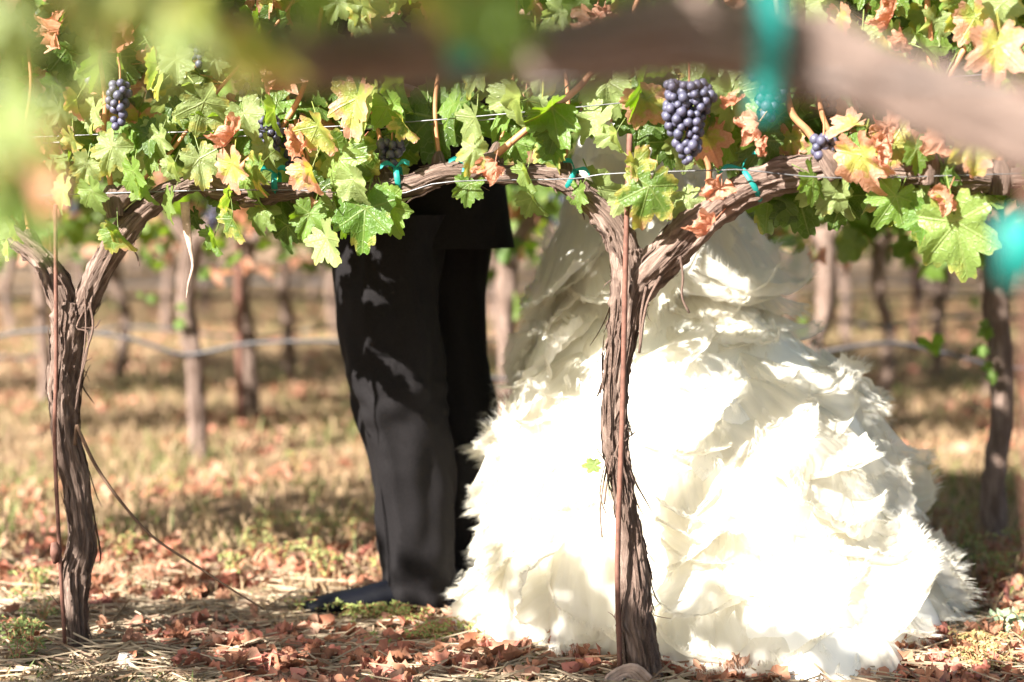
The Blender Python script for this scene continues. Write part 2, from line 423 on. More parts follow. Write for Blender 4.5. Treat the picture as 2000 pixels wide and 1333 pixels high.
# ------------------------------------------------------------------ the ground
def spaced(n, ext, fine):
    t_ = np.linspace(-1, 1, n); return np.sinh(t_ * fine) / math.sinh(fine) * ext
xs = spaced(150, 400, 5.6); ys = spaced(170, 400, 5.4) + 4.0
XX, YY = np.meshgrid(xs, ys); ZZ = np.array([gz(a, b) for a, b in zip(XX.ravel(), YY.ravel())])
nx, ny = len(xs), len(ys)
idx = np.arange(nx * ny).reshape(ny, nx)
fa = np.stack([idx[:-1, :-1], idx[:-1, 1:], idx[1:, 1:], idx[1:, :-1]], -1).reshape(-1, 4)
tag(obj('ground', mk_mesh('ground', np.column_stack([XX.ravel(), YY.ravel(), ZZ]), fa), M_GROUND), 'dry tan vineyard soil strewn with straw and litter', kind='structure')
# ------------------------------------------------------------------ hero vine row
def build_bark(vine, tubes, strips_seed, nstrip, name='trunk'):
    o = obj(name, mk_mesh(name, *joinm(tubes)), M_BARK, vine); return o
def rel(v, base): return Vector(v) - base
def PP(lst, c=3.302, dz=0.0):
    return [P(px, py, rowd(px, c) + dz) for px, py, *_ in lst]
def pr(lst, c=3.302):      # pixel radius -> metres at the row
    return [e[2] * rowd(e[0], c) / F for e in lst]
def bark_strips(tubeV, nseg, nring, n, seed, lift=.012, length=(.05, .2), w=(.003, .008)):
    """loose strings of bark that follow a tube's surface and peel away at one end"""
    rs = random.Random(seed); parts = []
    V = tubeV[:nseg * nring].reshape(nring, nseg, 3); ctr = V.mean(1)
    step = np.linalg.norm(np.diff(ctr, axis=0), axis=1).mean()
    for _ in range(n):
        m = max(4, int(rs.uniform(*length) / step)); i0 = rs.randrange(0, max(1, nring - m - 1)); j = rs.uniform(0, nseg)
        tw = rs.uniform(-.25, .25) * nseg / 12 / m * 3; pts = []; up = rs.random() < .5
        pk = lift * (rs.random() ** 3) * 3
        for q in range(0, m, max(1, m // 6)):
            i = min(i0 + q, nring - 1); jj = int(j + tw * q) % nseg
            nrm = V[i, jj] - ctr[i]; nrm /= np.linalg.norm(nrm) + 1e-9
            f = q / m if up else 1 - q / m
            pts.append(V[i, jj] + nrm * (.0015 + pk * max(0, f - .55) ** 1.5 * 3 + .002 * rs.random()))
        if len(pts) < 3: continue
        tdir = pts[-1] - pts[0]; side = np.cross(tdir, nrm); side /= np.linalg.norm(side) + 1e-9
        ww = rs.uniform(*w)
        parts.append(ribbon(pts, [ww * .4] + [ww] * (len(pts) - 2) + [ww * .3], side, max(7, len(pts) + 2)))
    return joinm(parts)

def make_vine(label, base, trunk, arms, seed, c=3.302, nseg=56, strips=60, mat=None, group='grapevines of the nearest full row'):
    """trunk, arms: lists of (px,py,radius px)"""
    v = thing('grapevine', label, 'grapevine', base, group)
    def shift(T): return T[0] - np.array(base), T[1], T[2]
    nr = 150
    tt = shift(tube(PP(trunk, c), pr(trunk, c), nseg, nr, .26, 2.2, seed, .16))
    obj('trunk', mk_mesh('trunk', *tt), mat or M_BARK, v)
    if strips: obj('bark_strips', mk_mesh('bark_strips', *bark_strips(tt[0], nseg, nr, strips, seed)), M_BARKS, v)
    for k, a in enumerate(arms):
        at = shift(tube(PP(a, c), pr(a, c), nseg, 120, .24, 1.5, seed + 3 + k, .26))
        obj('cordon', mk_mesh('cordon', *at), mat or M_BARK, v)
        if strips: obj('bark_strips', mk_mesh('bark_strips', *bark_strips(at[0], nseg, 120, strips // 2, seed + 7 + k, .008, (.03, .12))), M_BARKS, v)
    return v
VC = make_vine('gnarled grapevine with forked trunk standing in front of the white gown', G(1262, 1345),
    [(1266, 1350, 32), (1262, 1320, 30), (1250, 1255, 34), (1238, 1200, 33), (1243, 1140, 27), (1234, 1060, 21), (1221, 980, 19), (1209, 910, 21), (1200, 840, 23), (1202, 750, 24), (1213, 670, 27), (1224, 600, 31), (1232, 545, 34), (1224, 490, 28)],
    [[(1222, 530, 24), (1215, 480, 26), (1190, 432, 25), (1150, 392, 21), (1105, 355, 19), (1050, 342, 17), (970, 340, 18), (880, 337, 19), (800, 362, 19), (720, 376, 15), (640, 384, 12)],
     [(1222, 610, 18), (1258, 545, 34), (1310, 490, 36), (1365, 435, 33), (1425, 388, 31), (1500, 352, 32), (1580, 336, 30), (1645, 328, 26), (1740, 338, 22), (1830, 345, 22), (1890, 345, 32), (1935, 352, 22)]], 31, strips=130)
VL = make_vine('grapevine at left with pale peeling trunk beside a dark stake', G(150, 1290),
    [(152, 1300, 17), (152, 1260, 17), (150, 1190, 20), (149, 1120, 27), (163, 1055, 25), (152, 960, 23), (131, 860, 26), (126, 760, 28), (130, 690, 29), (137, 625, 32), (140, 590, 28)],
    [[(128, 620, 18), (118, 575, 24), (92, 520, 22), (55, 485, 19), (10, 455, 17), (-60, 420, 16), (-160, 400, 15), (-260, 390, 12)],
     [(150, 640, 18), (170, 585, 23), (205, 515, 22), (245, 450, 23), (300, 395, 20), (370, 360, 17), (410, 358, 27), (450, 372, 21), (500, 378, 24), (545, 376, 17), (610, 372, 13)]], 57, strips=90)
VR = make_vine('grapevine beyond the right edge whose leaves hang beside the dark trunk', G(2560, 1400),
    [(2560, 1410, 30), (2550, 1200, 28), (2555, 900, 27), (2550, 650, 30)],
    [[(2550, 680, 24), (2480, 520, 26), (2380, 400, 24), (2200, 350, 22), (2040, 345, 20), (1975, 350, 16)], [(2550, 680, 24), (2640, 500, 26), (2800, 370, 22), (3100, 350, 20)]], 77, strips=0)
VO = make_vine('grapevine beyond the left edge whose shoots shade the left vine', G(-820, 1240),
    [(-820, 1245, 28), (-815, 1000, 26), (-820, 640, 28)],
    [[(-820, 660, 24), (-880, 480, 24), (-1000, 390, 20), (-1250, 380, 16)], [(-820, 660, 24), (-760, 480, 24), (-640, 400, 20), (-330, 388, 16)]], 91, strips=0)
VINES = [(VO, -5000, -280), (VL, -280, 640), (VC, 640, 1945), (VR, 1945, 9000)]
def vine_at(px):
    for v, a, b in VINES:
        if a <= px < b: return v
# ragged bark shreds hanging off the fork and the middle of the centre trunk
sh = []
for (pts, w) in [([(1190, 880), (1178, 950), (1172, 1000), (1176, 1050)], 3), ([(1186, 890), (1172, 960), (1182, 1000), (1186, 1005)], 2.5), ([(1196, 890), (1185, 950), (1180, 985)], 4),
                 ([(1222, 800), (1218, 860), (1232, 850), (1240, 845)], 3), ([(1328, 500), (1334, 540), (1332, 580), (1346, 612)], 5), ([(1205, 900), (1212, 960), (1208, 1010)], 3),
                 ([(1224, 830), (1204, 880), (1208, 900)], 4), ([(1262, 560), (1252, 620), (1250, 680)], 6), ([(1290, 540), (1262, 600), (1248, 690)], 6)]:
    obj('bark_shred', mk_mesh('bark_shred', *tube([P(x, y, rowd(x) - .03) - VC.location for x, y in pts], [w / 1000 * .5] * len(pts), 5, 12, lump=.3)), M_BARKS, VC)
sh = []
for (pts, w) in [([(168, 600), (150, 640), (172, 650), (168, 700), (150, 760)], 4), ([(165, 560), (168, 640), (160, 720), (148, 800)], 4), ([(175, 590), (182, 640), (165, 700), (150, 780)], 5), ([(160, 640), (185, 640), (196, 625)], 3),
                 ([(255, 480), (268, 500), (272, 520)], 3)]:
    obj('bark_shred', mk_mesh('bark_shred', *tube([P(x, y, rowd(x) - .035) - VL.location for x, y in pts], [w / 1000 * .5] * len(pts), 5, 14, lump=.3)), M_BARKS, VL)
# long curl of bark hanging below the left vine's cordon
rb = tube([P(x, y, rowd(x) - .02) - VL.location for x, y in [(362, 395), (366, 450), (372, 490), (376, 520), (368, 555), (364, 582)]], [.0095, .0085, .005, .0035, .003, .001], 6, 20, lump=.5, flat=.35)
obj('bark_curl', mk_mesh('bark_curl', *rb), M_DEAD, VL)
# cane hanging from the left trunk down to the ground
cn = tube([P(x, y, rowd(x) - .03) - VL.location for x, y in [(146, 870), (150, 832), (158, 850), (190, 915), (240, 985), (300, 1050), (390, 1110), (450, 1150), (512, 1188)]], [.003, .0035, .0035, .0035, .003, .0026, .0024, .002, .0015], 6, 40)
obj('cane', mk_mesh('cane', *cn), M_OLDCANE, VL)

# canes rising from the cordons
CANES = [([(222, 395), (212, 330), (203, 270), (206, 200), (200, 150), (190, 60), (185, -200)], 6, -.03), ([(250, 380), (330, 300), (400, 210), (470, 125), (560, 20), (650, -150)], 4, -.02),
    ([(240, 385), (300, 330), (345, 262)], 3.5, .0), ([(440, 360), (480, 318), (540, 262), (600, 150), (650, -100)], 7, .02), ([(945, 325), (985, 290), (1045, 240), (1120, 180), (1150, 148), (1220, 60), (1300, -150)], 7.5, -.02),
    ([(965, 310), (985, 250), (1000, 170), (1010, 60), (1000, -150)], 4, .03), ([(1375, 420), (1385, 330), (1360, 280), (1345, 170), (1340, 50), (1350, -150)], 6, .02), ([(1620, 320), (1580, 260), (1545, 215), (1530, 120), (1500, -150)], 8, -.02),
    ([(1640, 315), (1625, 270), (1600, 200), (1590, 60), (1610, -150)], 6, .02), ([(1815, 330), (1818, 220), (1817, 100), (1812, 20), (1800, -150)], 8, -.03), ([(1840, 330), (1845, 180), (1895, 80), (1950, 10), (2050, -150)], 7, .0),
    ([(750, 360), (740, 260), (705, 160), (690, 60), (760, 20), (820, -150)], 5, .05), ([(860, 330), (850, 200), (870, 60), (880, -150)], 5, .04), ([(1100, 345), (1110, 200), (1085, 20), (1060, -100)], 5, .05),
    ([(60, 480), (40, 300), (60, 150), (20, -100)], 5, .03), ([(1950, 350), (1960, 200), (1930, 50), (1950, -100)], 6, .03), ([(590, 370), (600, 300), (560, 180), (520, -100)], 5, .06)]
for pts, r, dd in CANES:
    vv = vine_at(pts[0][0]); k = 0
    T = tube([P(x, y, rowd(x) + dd) - vv.location for x, y in pts], [r / 1000 * f for f in np.linspace(1, .65, len(pts))], 8, 36, lump=.22, seed=pts[0][0])
    obj('shoot', mk_mesh('shoot', *T), M_CANE, vv)
    p0 = P(*pts[0], rowd(pts[0][0]) + dd) - vv.location; p1 = P(*pts[1], rowd(pts[1][0]) + dd) - vv.location; dr = (p1 - p0).normalized()
    obj('spur', mk_mesh('spur', *tube([p0 - dr * .03, p0, p0 + dr * .022, p0 + dr * .034], [.017, .019, .014, .007], 18, 16, .2, 0, pts[0][0], .5)), M_BARK, vv)

# ------------------------------------------------------------------ leaves that can be picked out one by one
HERO = [  # px, py, width px, tip angle, yaw, lean, kind (0 green 1 pale 2 turning 3 dry 4 dark), depth offset
 (345,130,85,5,25,10,1,-.10),(312,170,60,-25,50,0,1,-.08),(420,128,60,10,-30,0,1,-.05),(400,60,90,0,10,0,4,0),(150,205,70,0,75,0,2,-.1),(120,225,75,20,-20,0,1,-.06),(182,228,80,-10,20,10,1,-.08),
 (95,252,70,-20,30,0,4,-.02),(145,280,75,15,40,-10,2,-.06),(168,332,80,-15,-30,0,1,-.08),(292,312,60,-20,20,0,0,-.04),(350,232,45,0,60,0,1,-.05),(288,372,70,10,55,0,0,-.08),(342,330,60,5,50,0,1,-.08),
 (452,275,105,-15,30,15,3,-.10),(456,335,105,10,35,0,2,-.12),(482,232,80,25,-10,20,1,-.08),(537,228,90,0,68,0,0,-.10),(578,285,85,-10,20,0,3,-.08),(628,262,110,25,35,-5,2,-.10),(612,345,85,10,50,0,2,-.11),
 (458,440,80,20,45,0,0,-.10),(440,392,80,-10,0,0,4,0),(238,460,80,30,55,0,0,-.07),(28,450,60,10,45,0,1,-.1),(15,490,50,-10,50,0,1,-.1),(692,212,125,-10,10,5,2,-.10),(762,225,105,15,-25,0,0,-.05),(795,250,70,30,50,0,0,-.06),
 (845,255,170,5,5,0,4,.05),(930,245,95,10,52,0,1,-.10),(1013,205,95,-10,48,0,1,-.12),(922,302,80,-15,20,10,1,-.12),(972,335,85,20,30,0,3,-.10),(712,430,150,-5,-15,10,0,-.08),(760,415,110,25,20,0,0,-.05),(642,478,100,40,35,30,1,-.10),(600,430,90,-20,20,0,0,-.04),
 (915,372,75,-5,15,0,0,-.03),(1032,345,80,15,62,0,0,-.08),(1048,395,70,30,55,0,0,-.05),(1085,262,100,-20,10,0,4,-.03),(1080,300,90,0,30,0,0,-.02),(1130,385,70,0,40,0,0,-.03),(1178,385,140,35,40,0,1,.02),(1262,385,140,-15,15,0,0,-.10),(1250,330,90,30,-30,0,2,-.08),
 (1160,242,100,-35,20,0,1,-.03),(1190,180,130,10,-10,5,1,.0),(1252,240,140,-10,5,0,4,.04),(1205,272,70,5,45,0,1,-.05),(1305,290,90,20,20,0,4,.03),(1335,398,85,-60,10,0,1,-.02),(1440,245,110,15,-15,0,0,.03),(1415,292,90,-15,25,0,0,.02),
 (1422,208,80,-40,10,20,3,-.06),(1475,262,95,-10,40,0,3,-.07),(1485,295,70,10,20,0,3,-.08),(1525,240,90,20,10,0,0,.02),(1545,285,95,0,-20,0,2,.02),(1650,250,90,-70,30,0,2,-.06),(1685,325,140,10,42,0,2,-.10),(1718,300,90,-10,20,0,3,-.12),(1740,262,100,20,30,0,3,-.06),
 (1792,305,90,10,20,0,0,-.06),(1842,285,90,10,60,0,3,-.07),(1402,380,80,-20,20,10,3,-.08),(1387,450,85,-15,30,0,3,-.10),(1500,395,130,-10,0,0,0,.06),(1565,405,150,15,10,0,4,.07),(1640,400,110,-15,10,0,4,.05),(1850,398,80,0,20,0,3,-.12),(1872,462,185,12,12,0,0,-.12),
 (1800,440,110,-20,30,0,0,-.06),(1905,292,130,5,10,0,2,-.20),(1945,110,140,-5,0,0,2,-.25),(1960,20,90,10,10,0,1,-.1),(722,22,100,20,-10,0,1,-.05),(655,15,80,-30,20,0,1,-.04),(692,48,80,5,30,0,1,-.05),(1092,35,80,-20,20,0,1,0),(1132,25,90,20,-20,0,0,0),
 (1180,35,70,10,30,0,3,-.03),(1232,15,100,-10,20,0,0,0),(1572,30,100,0,20,0,1,-.05),(1605,20,80,30,-20,0,0,0),(1642,45,80,5,40,0,2,-.05),(1740,40,100,-10,30,0,3,-.05),(1765,85,70,20,30,0,3,-.06),(1690,90,110,10,10,0,1,-.02),(1155,910,42,-90,0,0,0,-.05),
 (1220,400,60,25,50,0,1,-.05),(690,290,70,-30,30,0,3,.02),(550,400,100,0,0,0,4,.05),(505,420,80,-20,10,0,0,.0),(380,430,60,5,20,0,4,.05),(640,380,110,10,-10,0,4,.03),(1290,20,110,0,10,0,0,0),(1010,290,80,20,10,0,0,.02),(880,215,80,-30,40,0,0,-.03),(215,300,95,-20,20,0,1,-.09),(262,348,85,10,40,0,0,-.1),(312,280,80,0,30,0,1,-.07),(250,285,75,-10,20,0,0,-.05),(182,385,85,15,30,0,0,-.08),(330,400,75,-10,40,0,0,-.09),(392,325,95,10,20,0,1,-.06),(500,340,90,-15,30,0,0,-.09),(520,300,80,10,10,0,1,-.05),(660,330,115,-10,20,0,0,-.08),(695,365,90,20,35,0,1,-.10),(120,380,80,-20,20,0,1,-.06),(60,330,90,0,30,0,0,-.05),(30,400,80,10,20,0,0,-.04),(420,470,70,10,50,0,0,-.04),(560,455,95,-10,15,0,4,.02)]
BOT = [(-300,470),(0,470),(60,410),(130,390),(250,400),(300,390),(420,420),(460,450),(520,430),(600,460),(650,490),(720,470),(790,390),(830,340),(900,330),(960,320),(1040,350),(1100,300),(1180,300),(1250,330),(1320,330),(1400,360),(1480,410),(1600,450),(1700,420),(1790,460),(1870,480),(1960,400),(2050,440),(2600,450)]
def bot(px): return float(np.interp(px, [a for a, b in BOT], [b for a, b in BOT]))
SHAPE = {0: (0, 1, 3, 4, 6), 1: (1, 2, 3, 6, 4), 2: (1, 3, 6, 2), 4: (0, 3, 6)}
def place_leaf(px, py, w, tip, yaw, lean, kind, dd, c=3.302, parent=None, name='leaf'):
    d = rowd(px, c) + dd
    me = rng.choice(DRY_MESH) if kind == 3 else GREEN_MESH[rng.choice((5, 7, 2)) if abs(yaw) > 44 else rng.choice(SHAPE[kind])]
    R = leaf_frame(tip, yaw * rng.choice((-1, 1)) if abs(yaw) < 30 else yaw, lean, (-.25, -1, .4))
    s = w * d / F / 1.65
    ctr = P(px, py, d)
    v = parent or vine_at(px)
    loc = ctr - R @ Vector((0, .25 * s, 0)) - v.location
    M = Matrix.Translation(loc) @ R.to_4x4() @ Matrix.Diagonal((s * rng.uniform(.76, 1.08), s * rng.uniform(.9, 1.1), s * rng.uniform(.7, 1.5), 1))
    o = obj(name, me, None, v, mw=M)
    g = rng.choice(GREENS); k = rng.uniform(.85, 1.15)
    if kind == 0: col = (*[x * k for x in g], rng.uniform(.0, .28) if rng.random() < .7 else rng.uniform(.3, .5))
    elif kind == 1: col = (.19 * k, .25 * k, .085 * k, rng.uniform(.0, .34))
    elif kind == 2: col = (.20 * k, .26 * k, .05, rng.uniform(.42, .66))
    elif kind == 3: col = (.52, .32, .21, rng.uniform(.80, 1.15))
    else: col = (.05 * k, .10 * k, .014, .1)
    o.color = col
    return o
for h in HERO: place_leaf(*h)
nf = 0
while nf < 490:                      # leaves filling the canopy behind and between
    px = rng.uniform(-260, 2350); py = rng.uniform(-60, 480); b = bot(px)
    if py > b - 40: continue
    if 780 < px < 1010 and py > 200 and rng.random() < .72: continue
    if 1080 < px < 1330 and py > 200 and rng.random() < .75: continue
    kind = rng.choices((0, 1, 2, 3, 4), (38, 30, 9, 6, 17))[0]
    place_leaf(px, py, rng.uniform(70, 145), rng.gauss(0, 28), rng.uniform(-65, 65), rng.gauss(0, 18), kind, rng.uniform(-.06, .26)); nf += 1
for v, a, b in VINES:                # the canopy above the frame, up to the top wire
    lo, hi = max(a, -1100), min(b, 3100)
    c0, c1 = P(lo, 0, rowd(lo)).x, P(hi, 0, rowd(hi)).x
    def samp(rs, c0=c0, c1=c1, v=v):
        x = rs.uniform(c0, c1); z = 1.33 + .85 * rs.random() ** .9
        return (x - v.location.x, 3.302 - SLOPE * x + rs.normal(0, .11) - v.location.y, z - v.location.z)
    def samp2(rs, c0=c0, c1=c1, v=v):          # the dim inside of the canopy, behind the leaves one can pick out
        while True:
            x = rs.uniform(c0, c1); px = 1000 + F * x / (3.302 - SLOPE * x)
            if 770 < px < 1340 and rs.random() < .75: continue
            zt = 0.92 + (400 - bot(px)) / 1000 + .09
            return (x - v.location.x, 3.302 - SLOPE * x + rs.uniform(.05, .36) - v.location.y, rs.uniform(zt, 1.36) - v.location.z)
    tag(obj('inner_foliage', mass_leaves(int(170 * (c1 - c0)), samp2, MID, (.04, .066), lambda r_: leafcol(r_, .15), 205 + int(a) % 97), M_LEAFC, v), kind='stuff')
    tag(obj('foliage', mass_leaves(int(430 * (c1 - c0)), samp, LOW, (.045, .07), leafcol, 5 + int(a) % 97), M_LEAFC, v), kind='stuff')

# ------------------------------------------------------------------ grapes
me_berry = None
def berry_mesh():
    bm = bmesh.new(); bmesh.ops.create_uvsphere(bm, u_segments=14, v_segments=9, radius=1.0)
    for f in bm.faces: f.smooth = True
    me = bpy.data.meshes.new('grape'); bm.to_mesh(me); bm.free(); me.materials.append(M_GRAPE); return me
me_berry = berry_mesh()
def cluster(px, py, wpx, hpx, n, seed, dd=-.05, r=.0072, label=None):
    rs = random.Random(seed); v = vine_at(px); d = rowd(px) + dd
    top = P(px, py - hpx / 2, d); s = d / F
    H = hpx * s; Wd = wpx * s / 2
    st = tube([(0, 0, .05), (.004, 0, .02), (0, 0, -H * .85)], [.0022, .0022, .001], 6, 10)
    cl = obj('grape_cluster', mk_mesh('cluster_stem', *st), M_CANE, v, loc=top - v.location)
    if label: cl['label'] = label
    pts = []; tries = 0
    while len(pts) < n and tries < 20000:
        tries += 1
        t_ = rs.random(); w = Wd * (1 - .72 * t_ ** 1.2) * (.75 + .25 * min(1, t_ * 6))
        a = rs.uniform(0, 6.283); q = rs.uniform(.35, 1) ** .6
        p = Vector((math.cos(a) * w * q, math.sin(a) * w * q * .8, -t_ * H))
        p.x += Wd * .22 * MN.noise(Vector((t_ * 3, seed, 0)))
        if all((p - k).length > r * 1.55 for k in pts): pts.append(p)
    for p in pts:
        k = r * rs.uniform(.78, 1.12)
        b = obj('grape', me_berry, None, cl, mw=Matrix.Translation(p) @ Matrix.Rotation(rs.uniform(0, 6), 4, 'X') @ Matrix.Rotation(rs.uniform(0, 6), 4, 'Z') @ Matrix.Diagonal((k, k, k * 1.06, 1)))
cluster(1342, 238, 104, 150, 120, 1, -.10, .0088, 'full ripe blue-black grape cluster on the lit side')
cluster(1500, 178, 95, 110, 45, 2, -.04, .0095)
cluster(231, 205, 52, 85, 34, 3, -.10, .009)
cluster(525, 278, 55, 95, 30, 4, .0, .0085)
cluster(572, 300, 50, 90, 24, 5, .04, .0085)
cluster(762, 303, 62, 48, 22, 6, .02, .009)
cluster(1605, 292, 50, 46, 14, 7, -.02, .0092)
cluster(1618, 205, 50, 60, 14, 8, .05, .009)
cluster(1865, 85, 75, 90, 30, 9, .06, .009)
cluster(385, 108, 26, 34, 7, 10, -.04, .009)
cluster(190, 160, 40, 40, 8, 11, .02, .009)
cluster(490, 195, 46, 60, 16, 12, .06, .0085)
cluster(1760, 215, 50, 60, 16, 13, .06, .0085)

# ------------------------------------------------------------------ ties, wires, stakes of the focus row
def tie(px, py, c=3.302, rad=.02, w=.011, ang=0, tail=.03, dd=0.0, parent=None, yaw=0):
    d = rowd(px, c) + dd; v = parent or vine_at(px); ctr = P(px, py, d); parts = []
    bx = Vector((math.cos(ang), 0, math.sin(ang))); bz = Vector((-math.sin(ang), 0, math.cos(ang)))
    pts = [tuple(ctr + bz * (rad * math.cos(a)) + Vector((0, -1, 0)) * (rad * math.sin(a)) + bx * .001 * a) for a in np.linspace(-.3, 6.2, 18)]
    parts.append(ribbon(pts, [w] * 18, bx, 30))
    k = ctr + bz * rad + Vector((0, -rad * .4, 0))
    for sgn in (-1, 1):
        parts.append(ribbon([tuple(k), tuple(k + bx * sgn * tail * .5 + bz * tail * .35 + Vector((0, -.008, 0))), tuple(k + bx * sgn * tail * .95 + bz * tail * .15 + Vector((0, -.012, 0)))], [w * .4, w * .8, w * .9], (0, 0.2, 1), 8))
    V, fs, uv = joinm(parts)
    return obj('tie_tape', mk_mesh('tie_tape', V - np.array(v.location), fs, uv), M_TIE, v)
tie(776, 352, rad=.024, ang=.1); tie(906, 345, rad=.024, w=.009, ang=0); tie(926, 345, rad=.023, w=.008, ang=.1, tail=.015); tie(1112, 352, rad=.022, w=.010, ang=-.5, tail=.03)
tie(1464, 362, rad=.036, w=.010, ang=.5, tail=.05); tie(1648, 345, rad=.03, w=.01, tail=.03); tie(537, 360, rad=.022, w=.012)
def line_thing(name, label, cat, pts, r, mat, n=40, nseg=6, group=None):
    o = obj(name, mk_mesh(name, *tube(pts, [r] * len(pts), nseg, n)), mat); return tag(o, label, cat, group)
def rp(px, py, dd=0.0, c=3.302): return P(px, py, rowd(px, c) + dd)
line_thing('trellis_wire', 'taut upper steel wire crossing behind the grapes, front of the pair', 'wire', [rp(-900, 318, -.03), rp(80, 268, -.03), rp(440, 256, -.03), rp(780, 240, -.03), rp(1200, 203, -.03), rp(1440, 178, -.03), rp(2700, 95, -.03)], .0014, M_WIRE)
line_thing('trellis_wire', 'taut upper steel wire crossing behind the grapes, rear of the pair', 'wire', [rp(-900, 330, .05), rp(80, 280, .05), rp(440, 268, .05), rp(780, 248, .05), rp(1200, 212, .05), rp(1440, 190, .05), rp(2700, 105, .05)], .0015, M_WIRE)
line_thing('trellis_wire', 'lower steel wire running along the cordons', 'wire', [rp(-900, 420, -.045), rp(400, 372, -.045), rp(740, 383, -.045), rp(870, 356, -.05), rp(1110, 350, -.045), rp(1190, 340, -.05), rp(1400, 333, -.06), rp(1460, 333, -.06), rp(1640, 348, -.055), rp(2000, 340, -.04), rp(2700, 330, -.03)], .0014, M_WIRE)
line_thing('metal_stake', 'thin rusty rod standing against the forked trunk before the gown', 'stake', [rp(1230, 262, -.055), rp(1222, 500, -.055), rp(1216, 800, -.052), rp(1206, 1100, -.05), rp(1211, 1305, -.05)], .0052, M_RUST, 24, 8)
line_thing('metal_stake', 'thin dark rod beside the left vine trunk', 'stake', [rp(108, 400, -.05), rp(110, 700, -.05), rp(107, 860, -.05), rp(115, 1050, -.05), rp(127, 1262, -.05)], .0042, M_RUST, 24, 8)
kn = tube([rp(106, 1060, -.055), rp(110, 1080, -.06), rp(108, 1100, -.055)], [.006, .012, .005], 8, 10, lump=.6)
tag(obj('twine_knot', mk_mesh('twine_knot', *kn), M_RUST), 'small dark knot of twine tied on the left rod', 'knot')

# ------------------------------------------------------------------ foreground row (far out of focus)
CF = 1.23
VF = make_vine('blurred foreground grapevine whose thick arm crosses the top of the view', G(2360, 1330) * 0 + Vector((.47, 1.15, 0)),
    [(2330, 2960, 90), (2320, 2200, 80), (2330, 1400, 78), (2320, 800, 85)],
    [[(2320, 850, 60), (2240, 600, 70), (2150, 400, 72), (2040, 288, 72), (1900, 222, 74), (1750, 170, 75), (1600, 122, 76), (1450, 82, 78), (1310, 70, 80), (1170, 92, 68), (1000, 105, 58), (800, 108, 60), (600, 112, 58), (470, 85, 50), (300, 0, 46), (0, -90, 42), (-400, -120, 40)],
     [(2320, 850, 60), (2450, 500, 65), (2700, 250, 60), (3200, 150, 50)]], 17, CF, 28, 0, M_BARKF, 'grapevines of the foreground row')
def fleaf(px, py, w, tip, yaw, lean, kind, dd): place_leaf(px, py, w, tip, yaw, lean, kind, dd, CF, VF)
for h in [(130,30,190,0,40,0,1,-.16),(60,150,170,10,50,0,1,-.2),(120,215,150,-15,40,10,1,-.17),(25,260,180,10,30,0,1,-.2),(95,330,190,-10,35,0,2,-.18),(40,390,200,15,20,0,0,-.1),(10,60,200,0,20,0,1,-.1),(300,15,200,10,20,0,1,-.17),(240,75,150,-10,40,0,1,-.16),(430,60,160,5,45,0,1,-.16),
          (545,100,180,25,50,0,0,-.14),(600,40,140,-20,40,0,1,-.1),(960,35,230,10,10,0,0,-.16),(1010,70,150,0,40,0,0,-.18),(620,-30,200,0,10,0,0,-.16),(380,-10,200,0,30,0,0,-.17),(850,-50,200,0,20,0,0,-.16),(200,-10,200,20,20,0,1,-.18),(-40,300,200,0,10,0,1,-.14),
          (740,-60,200,0,0,0,1,-.15),(170,140,130,-20,30,0,1,-.06),(1100,-110,260,0,0,0,0,-.02),(-20,440,180,0,30,0,0,-.02),(330,95,110,10,30,0,1,-.17),(75,440,120,-10,30,0,0,-.1),(210,20,160,0,60,0,2,-.1)]: fleaf(*h)
def sampf(rs):
    x = rs.uniform(-3.3, 1.6); z = 1.24 + (.90 if x < -1.75 else .68) * rs.random()
    return (x - VF.location.x, CF - SLOPE * x + rs.normal(0, .12) - VF.location.y, z)
tag(obj('foliage', mass_leaves(1500, sampf, LOW, (.045, .07), leafcol, 99), M_LEAFC, VF), kind='stuff')
def sampg(rs):                        # leaves added out of view to shade the left half of the arm
    x = rs.uniform(-.42, -.10); return (x - VF.location.x, CF - SLOPE * x - rs.uniform(.10, .36) - VF.location.y, rs.uniform(1.15, 1.36))
tag(obj('shade_foliage', mass_leaves(85, sampg, LOW, (.045, .065), leafcol, 98), M_LEAFC, VF), kind='stuff')
def tape(px0, py0, px1, py1, w, dd=-.05):
    V, fs, uv = ribbon([P(px0, py0, rowd(px0, CF) + dd), P((px0 + px1) / 2 + 8, (py0 + py1) / 2, rowd(px0, CF) + dd - .008), P(px1, py1, rowd(px1, CF) + dd)], [w, w * .9, w * .8], (1, 0.1, 0), 10)
    o = obj('tie_tape', mk_mesh('tie_tape', V - np.array(VF.location), fs, uv), M_TIE, VF); return o
tape(1500, -60, 1492, 225, .021); tape(912, 20, 900, 130, .026); tape(1990, 430, 1985, 545, .03, -.06)
line_thing('metal_stake', 'blurred reddish rod at the right edge close to the camera', 'stake', [P(2004, 150, 1.16), P(2022, 500, 1.16), P(2024, 900, 1.16), P(2060, 1300, 1.16), P(2180, 2900, 1.16)], .0055, M_RUST, 16, 8)
line_thing('trellis_wire', 'blurred wire above the foreground arm', 'wire', [P(-1500, 200, 1.36), P(300, 178, 1.24), P(2600, 150, 1.12)], .0014, M_WIRE)

